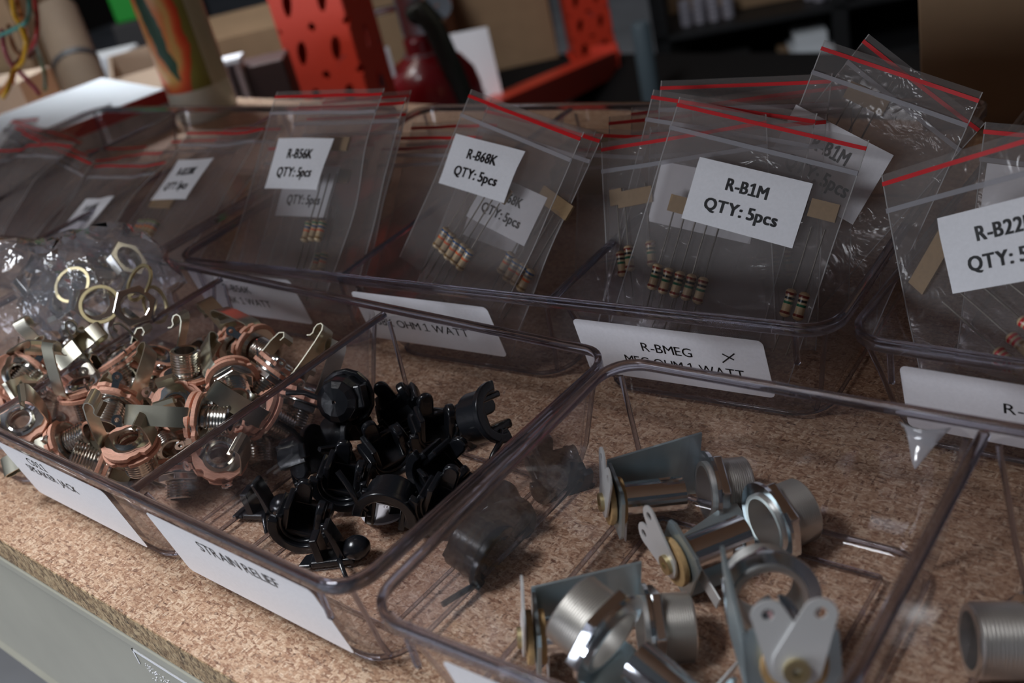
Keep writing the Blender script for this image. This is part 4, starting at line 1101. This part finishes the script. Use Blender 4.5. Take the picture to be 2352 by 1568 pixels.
# pale post with a dark slot left of the maroon panel
q = PD(558, 290, 1080)
pp = empty('channel_post', (q.x, q.y, -400), 'pale pink channel post with a dark slot beside the can', 'post'); pp.rotation_euler = (0, 0, YAWB)
hp = PD(545, 135, 1080).z+400
MB().box(0, 5, -3, 12, 0, hp).box(12, 17, -3, 12, 0, hp).box(0, 17, 12, 15, 0, hp).build('channel', 'pink', pp, bevel=.6)
MB().box(-2, 19, -4, 17, hp, hp+5).build('cap', 'paper', pp, bevel=1)
# white roll and green crate, dark clutter
q = PD(250, 160, 1500)
wr = MB().box(-34, 34, 0, 40, -400, q.z+18, T_(q.x, q.y, 0, rz=YAWB)); tag(wr.build('paper_stack', 'white', bevel=4), 'bright white paper stack behind the cardboard tube', 'paper')
q = PD(322, 44, 2300)
gb = MB().box(-48, 60, 0, 200, 0, 420, T_(q.x, q.y, q.z, rz=YAWB)); gcr = gb.build('green_crate', 'green', bevel=4); tag(gcr, 'bright green crate far behind the drink can', 'crate')
gs = MB().box(-60, 72, -5, 210, -400, q.z, T_(q.x, q.y, 0, rz=YAWB)); tag(gs.build('dark_crate', 'dark', bevel=4), 'dark crate under the bright green one', 'crate')
# leaning cardboard tube
t0, t1 = PD(222, 262, 1180), PD(128, 30, 1260)
ax = (t1-t0).normalized(); t0 = t0 - ax*((t0.z+396)/max(ax.z, .3))*.0
tl = (t1-t0).length
DN = (t0.z+392)/ax.z
tu = empty('cardboard_tube', mw=frame(ax, Vector((1, 0, 0)), t0-ax*DN), label='open-ended cardboard tube leaning at the upper left', cat='tube')
MB().lathe([(19, 0), (22.5, 0), (22.5, tl+DN), (19, tl+DN)], 36).build('tube_wall', 'card_dark', tu, smooth=40)
MB().lathe([(22.6, DN+60), (23.2, DN+60), (23.2, DN+66), (22.6, DN+66)], 36).build('printed_ring', 'dark', tu, smooth=40)
# flat cardboard flap at left
q = PZ(-60, 300, 0)
cf = MB().box(0, 70, 0, 50, 0, 36, T_(q.x, q.y, 0, rz=YAWB-.22)); tag(cf.build('small_carton', 'card_light', bevel=.8), 'small pale carton on the deck at the left under the wires', 'box')
# coloured wires at the left
wires = [('yellow', (.75, .42, .03), [(25, -30), (32, 30), (48, 60), (60, 100), (52, 140), (30, 165), (20, 200), (5, 225)]),
         ('teal', (.10, .34, .30), [(60, -30), (68, 20), (60, 50), (30, 68), (-20, 90)]),
         ('red', (.42, .04, .04), [(75, -30), (85, 40), (82, 90), (60, 125), (35, 150), (28, 190)]),
         ('pink', (.40, .10, .13), [(5, 70), (10, 110), (25, 145), (50, 170), (78, 200), (90, 215)]),
         ('orange', (.60, .22, .06), [(30, -30), (50, 40), (62, 95), (40, 150), (20, 190), (0, 215)]),
         ('sage', (.22, .27, .17), [(78, 100), (90, 130), (102, 165), (104, 205)]),
         ('brown', (.22, .09, .04), [(20, 60), (25, 90), (40, 120), (70, 130), (84, 100)])]
for i, (nm, cc, pts) in enumerate(wires):
    M['w'+nm] = principled(nm+'_insulation', cc, .35)
    P3 = [PD(u, v, 850+6*i+14*math.sin(j*1.7+i)) for j, (u, v) in enumerate(pts)]
    sm = []
    for j in range(len(P3)-1):
        p0 = P3[max(j-1, 0)]; p1 = P3[j]; p2 = P3[j+1]; p3 = P3[min(j+2, len(P3)-1)]
        for k in range(6):
            t = k/6; sm.append(.5*((2*p1)+(p2-p0)*t+(2*p0-5*p1+4*p2-p3)*t*t+(3*p1-p0-3*p2+p3)*t**3))
    sm.append(P3[-1])
    o = MB().tube(sm, 1.7, 8).build('hookup_wire', 'w'+nm, smooth=60)
    tag(o, nm+' insulated wire hanging in loops at the upper left', 'wire')
# blue-grey post
q = PD(1497, 225, 2000); q2 = PD(1492, 35, 2000)
bp_ = empty('plastic_post', (q.x, q.y, -400), 'blue-grey round post between the far upright and the black shelving', 'post')
MB().lathe([(17, 0), (17, q2.z+394), (14, q2.z+400), (1, q2.z+400)], 28, ring=False).build('post', 'bluegrey', bp_, smooth=40)
# black shelving far right with cups and cartons
DS = 2700
o_ = PD(1560, 78, DS)
sh = empty('black_shelving', (o_.x, o_.y, -900), 'black metal shelving unit in the far background at the right', 'shelf'); sh.rotation_euler = (0, 0, YAWB-.12)
zb = o_.z+900
for k, z in enumerate((zb, zb-260, zb-520, zb+330)):
    MB().box(-60, 900, 0, 380, z-14, z).build('shelf_board', 'black', sh)
for x in (-60, 350, 860):
    for y in (0, 350): MB().box(x, x+34, y, y+30, 0, zb+380).build('post', 'black', sh)
MB().box(-60, 900, 376, 380, 0, zb+380).build('back_panel', 'dark', sh)
shm = Matrix.Translation(Vector((o_.x, o_.y, 0))) @ Matrix.Rotation(YAWB-.12, 4, 'Z')
CUPM = MB()
for k in range(5): CUPM.lathe([(9, k*12), (13, k*12+1), (14, k*12+8), (14.6, k*12+11), (13, k*12+11), (9, k*12+10)], 20)
CUP = CUPM.build('cup_stack', 'lilac', smooth=30); tag(CUP, 'x', 'cups', 'stacks of pale cups on the black shelving')
for k, (x, y) in enumerate([(20, 60), (52, 62), (86, 60), (120, 64), (60, 140), (330, 60), (362, 62), (312, 90)]):
    o = CUP if k == 0 else CUP.copy()
    if k: col.objects.link(o)
    o.location = (shm @ Vector((x, y, o_.z+.5)))*S
    o['label'] = 'stack of pale cups on the black shelving, left group' if k < 5 else 'stack of pale cups on the black shelving, right group'
for (x0, x1, y0, y1, z0, z1, m, nm, lb) in [
    (130, 330, 120, 330, 0, 190, 'card', 'cardboard_box', 'brown carton on the top shelf of the black shelving'),
    (-20, 120, 190, 330, 0, 210, 'card', 'cardboard_box', 'brown carton behind the left stacks of cups'),
    (400, 560, 100, 300, 0, 60, 'lilac', 'pale_box', 'pale box on the black shelving right of the centre post'),
    (600, 740, 100, 300, 0, 150, 'dark', 'dark_box', 'dark box at the right of the black shelving')]:
    b = MB().box(x0, x1, y0, y1, z0, z1); o = b.build(nm, m, bevel=2); o.matrix_world = Matrix.Translation((0, 0, (o_.z+.5)*S)) @ Matrix(shm).copy() if False else Matrix.Translation(Vector((o_.x, o_.y, o_.z+.5))*S) @ Matrix.Rotation(YAWB-.12, 4, 'Z')
    tag(o, lb, 'box')
for (x0, x1, y0, y1, z0, z1, m, nm, lb) in [
    (262, 338, 20, 120, 30, 66, 'white', 'white_box', 'upper white box on the lower black shelf'),
    (250, 350, 15, 140, 0, 30, 'white', 'white_box', 'lower white box under the other on the black shelf'),
    (225, 262, 20, 120, 0, 26, 'card', 'small_carton', 'small brown carton beside the white boxes'),
    (90, 160, 20, 100, 0, 40, 'dark', 'dark_box', 'dark box on the lower black shelf')]:
    zl = PD(1840, 165, DS).z
    b = MB().box(x0, x1, y0, y1, z0, z1); o = b.build(nm, m, bevel=2)
    o.matrix_world = Matrix.Translation(Vector((o_.x, o_.y, zl))*S) @ Matrix.Rotation(YAWB-.12, 4, 'Z')
    tag(o, lb, 'box')
MB().box(-60, 900, 0, 380, PD(1840, 165, DS).z+900-12, PD(1840, 165, DS).z+900-.5).build('shelf_board', 'black', sh)
# yellowish glossy packets at the back of the middle tray
for k, (x, y, rz) in enumerate([(120, 165, .1), (185, 168, -.1)]):
    T0 = BM.matrix_world
    p = (T0 @ Vector((x*S, y*S, .0)))/S
    o = blob('parts_packet', (0, 0, 0), 26, 11, 30, 20+k, 'tan', amp=.15)
    for v in o.data.vertices: pass
    o.location = (p.x*S, p.y*S, 4*S); o.rotation_euler = (0, 0, .1+rz)
    tag(o, ['glossy tan packet against the back rim of the middle tray, left one', 'glossy tan packet against the back rim of the middle tray, right one'][k], 'packet')
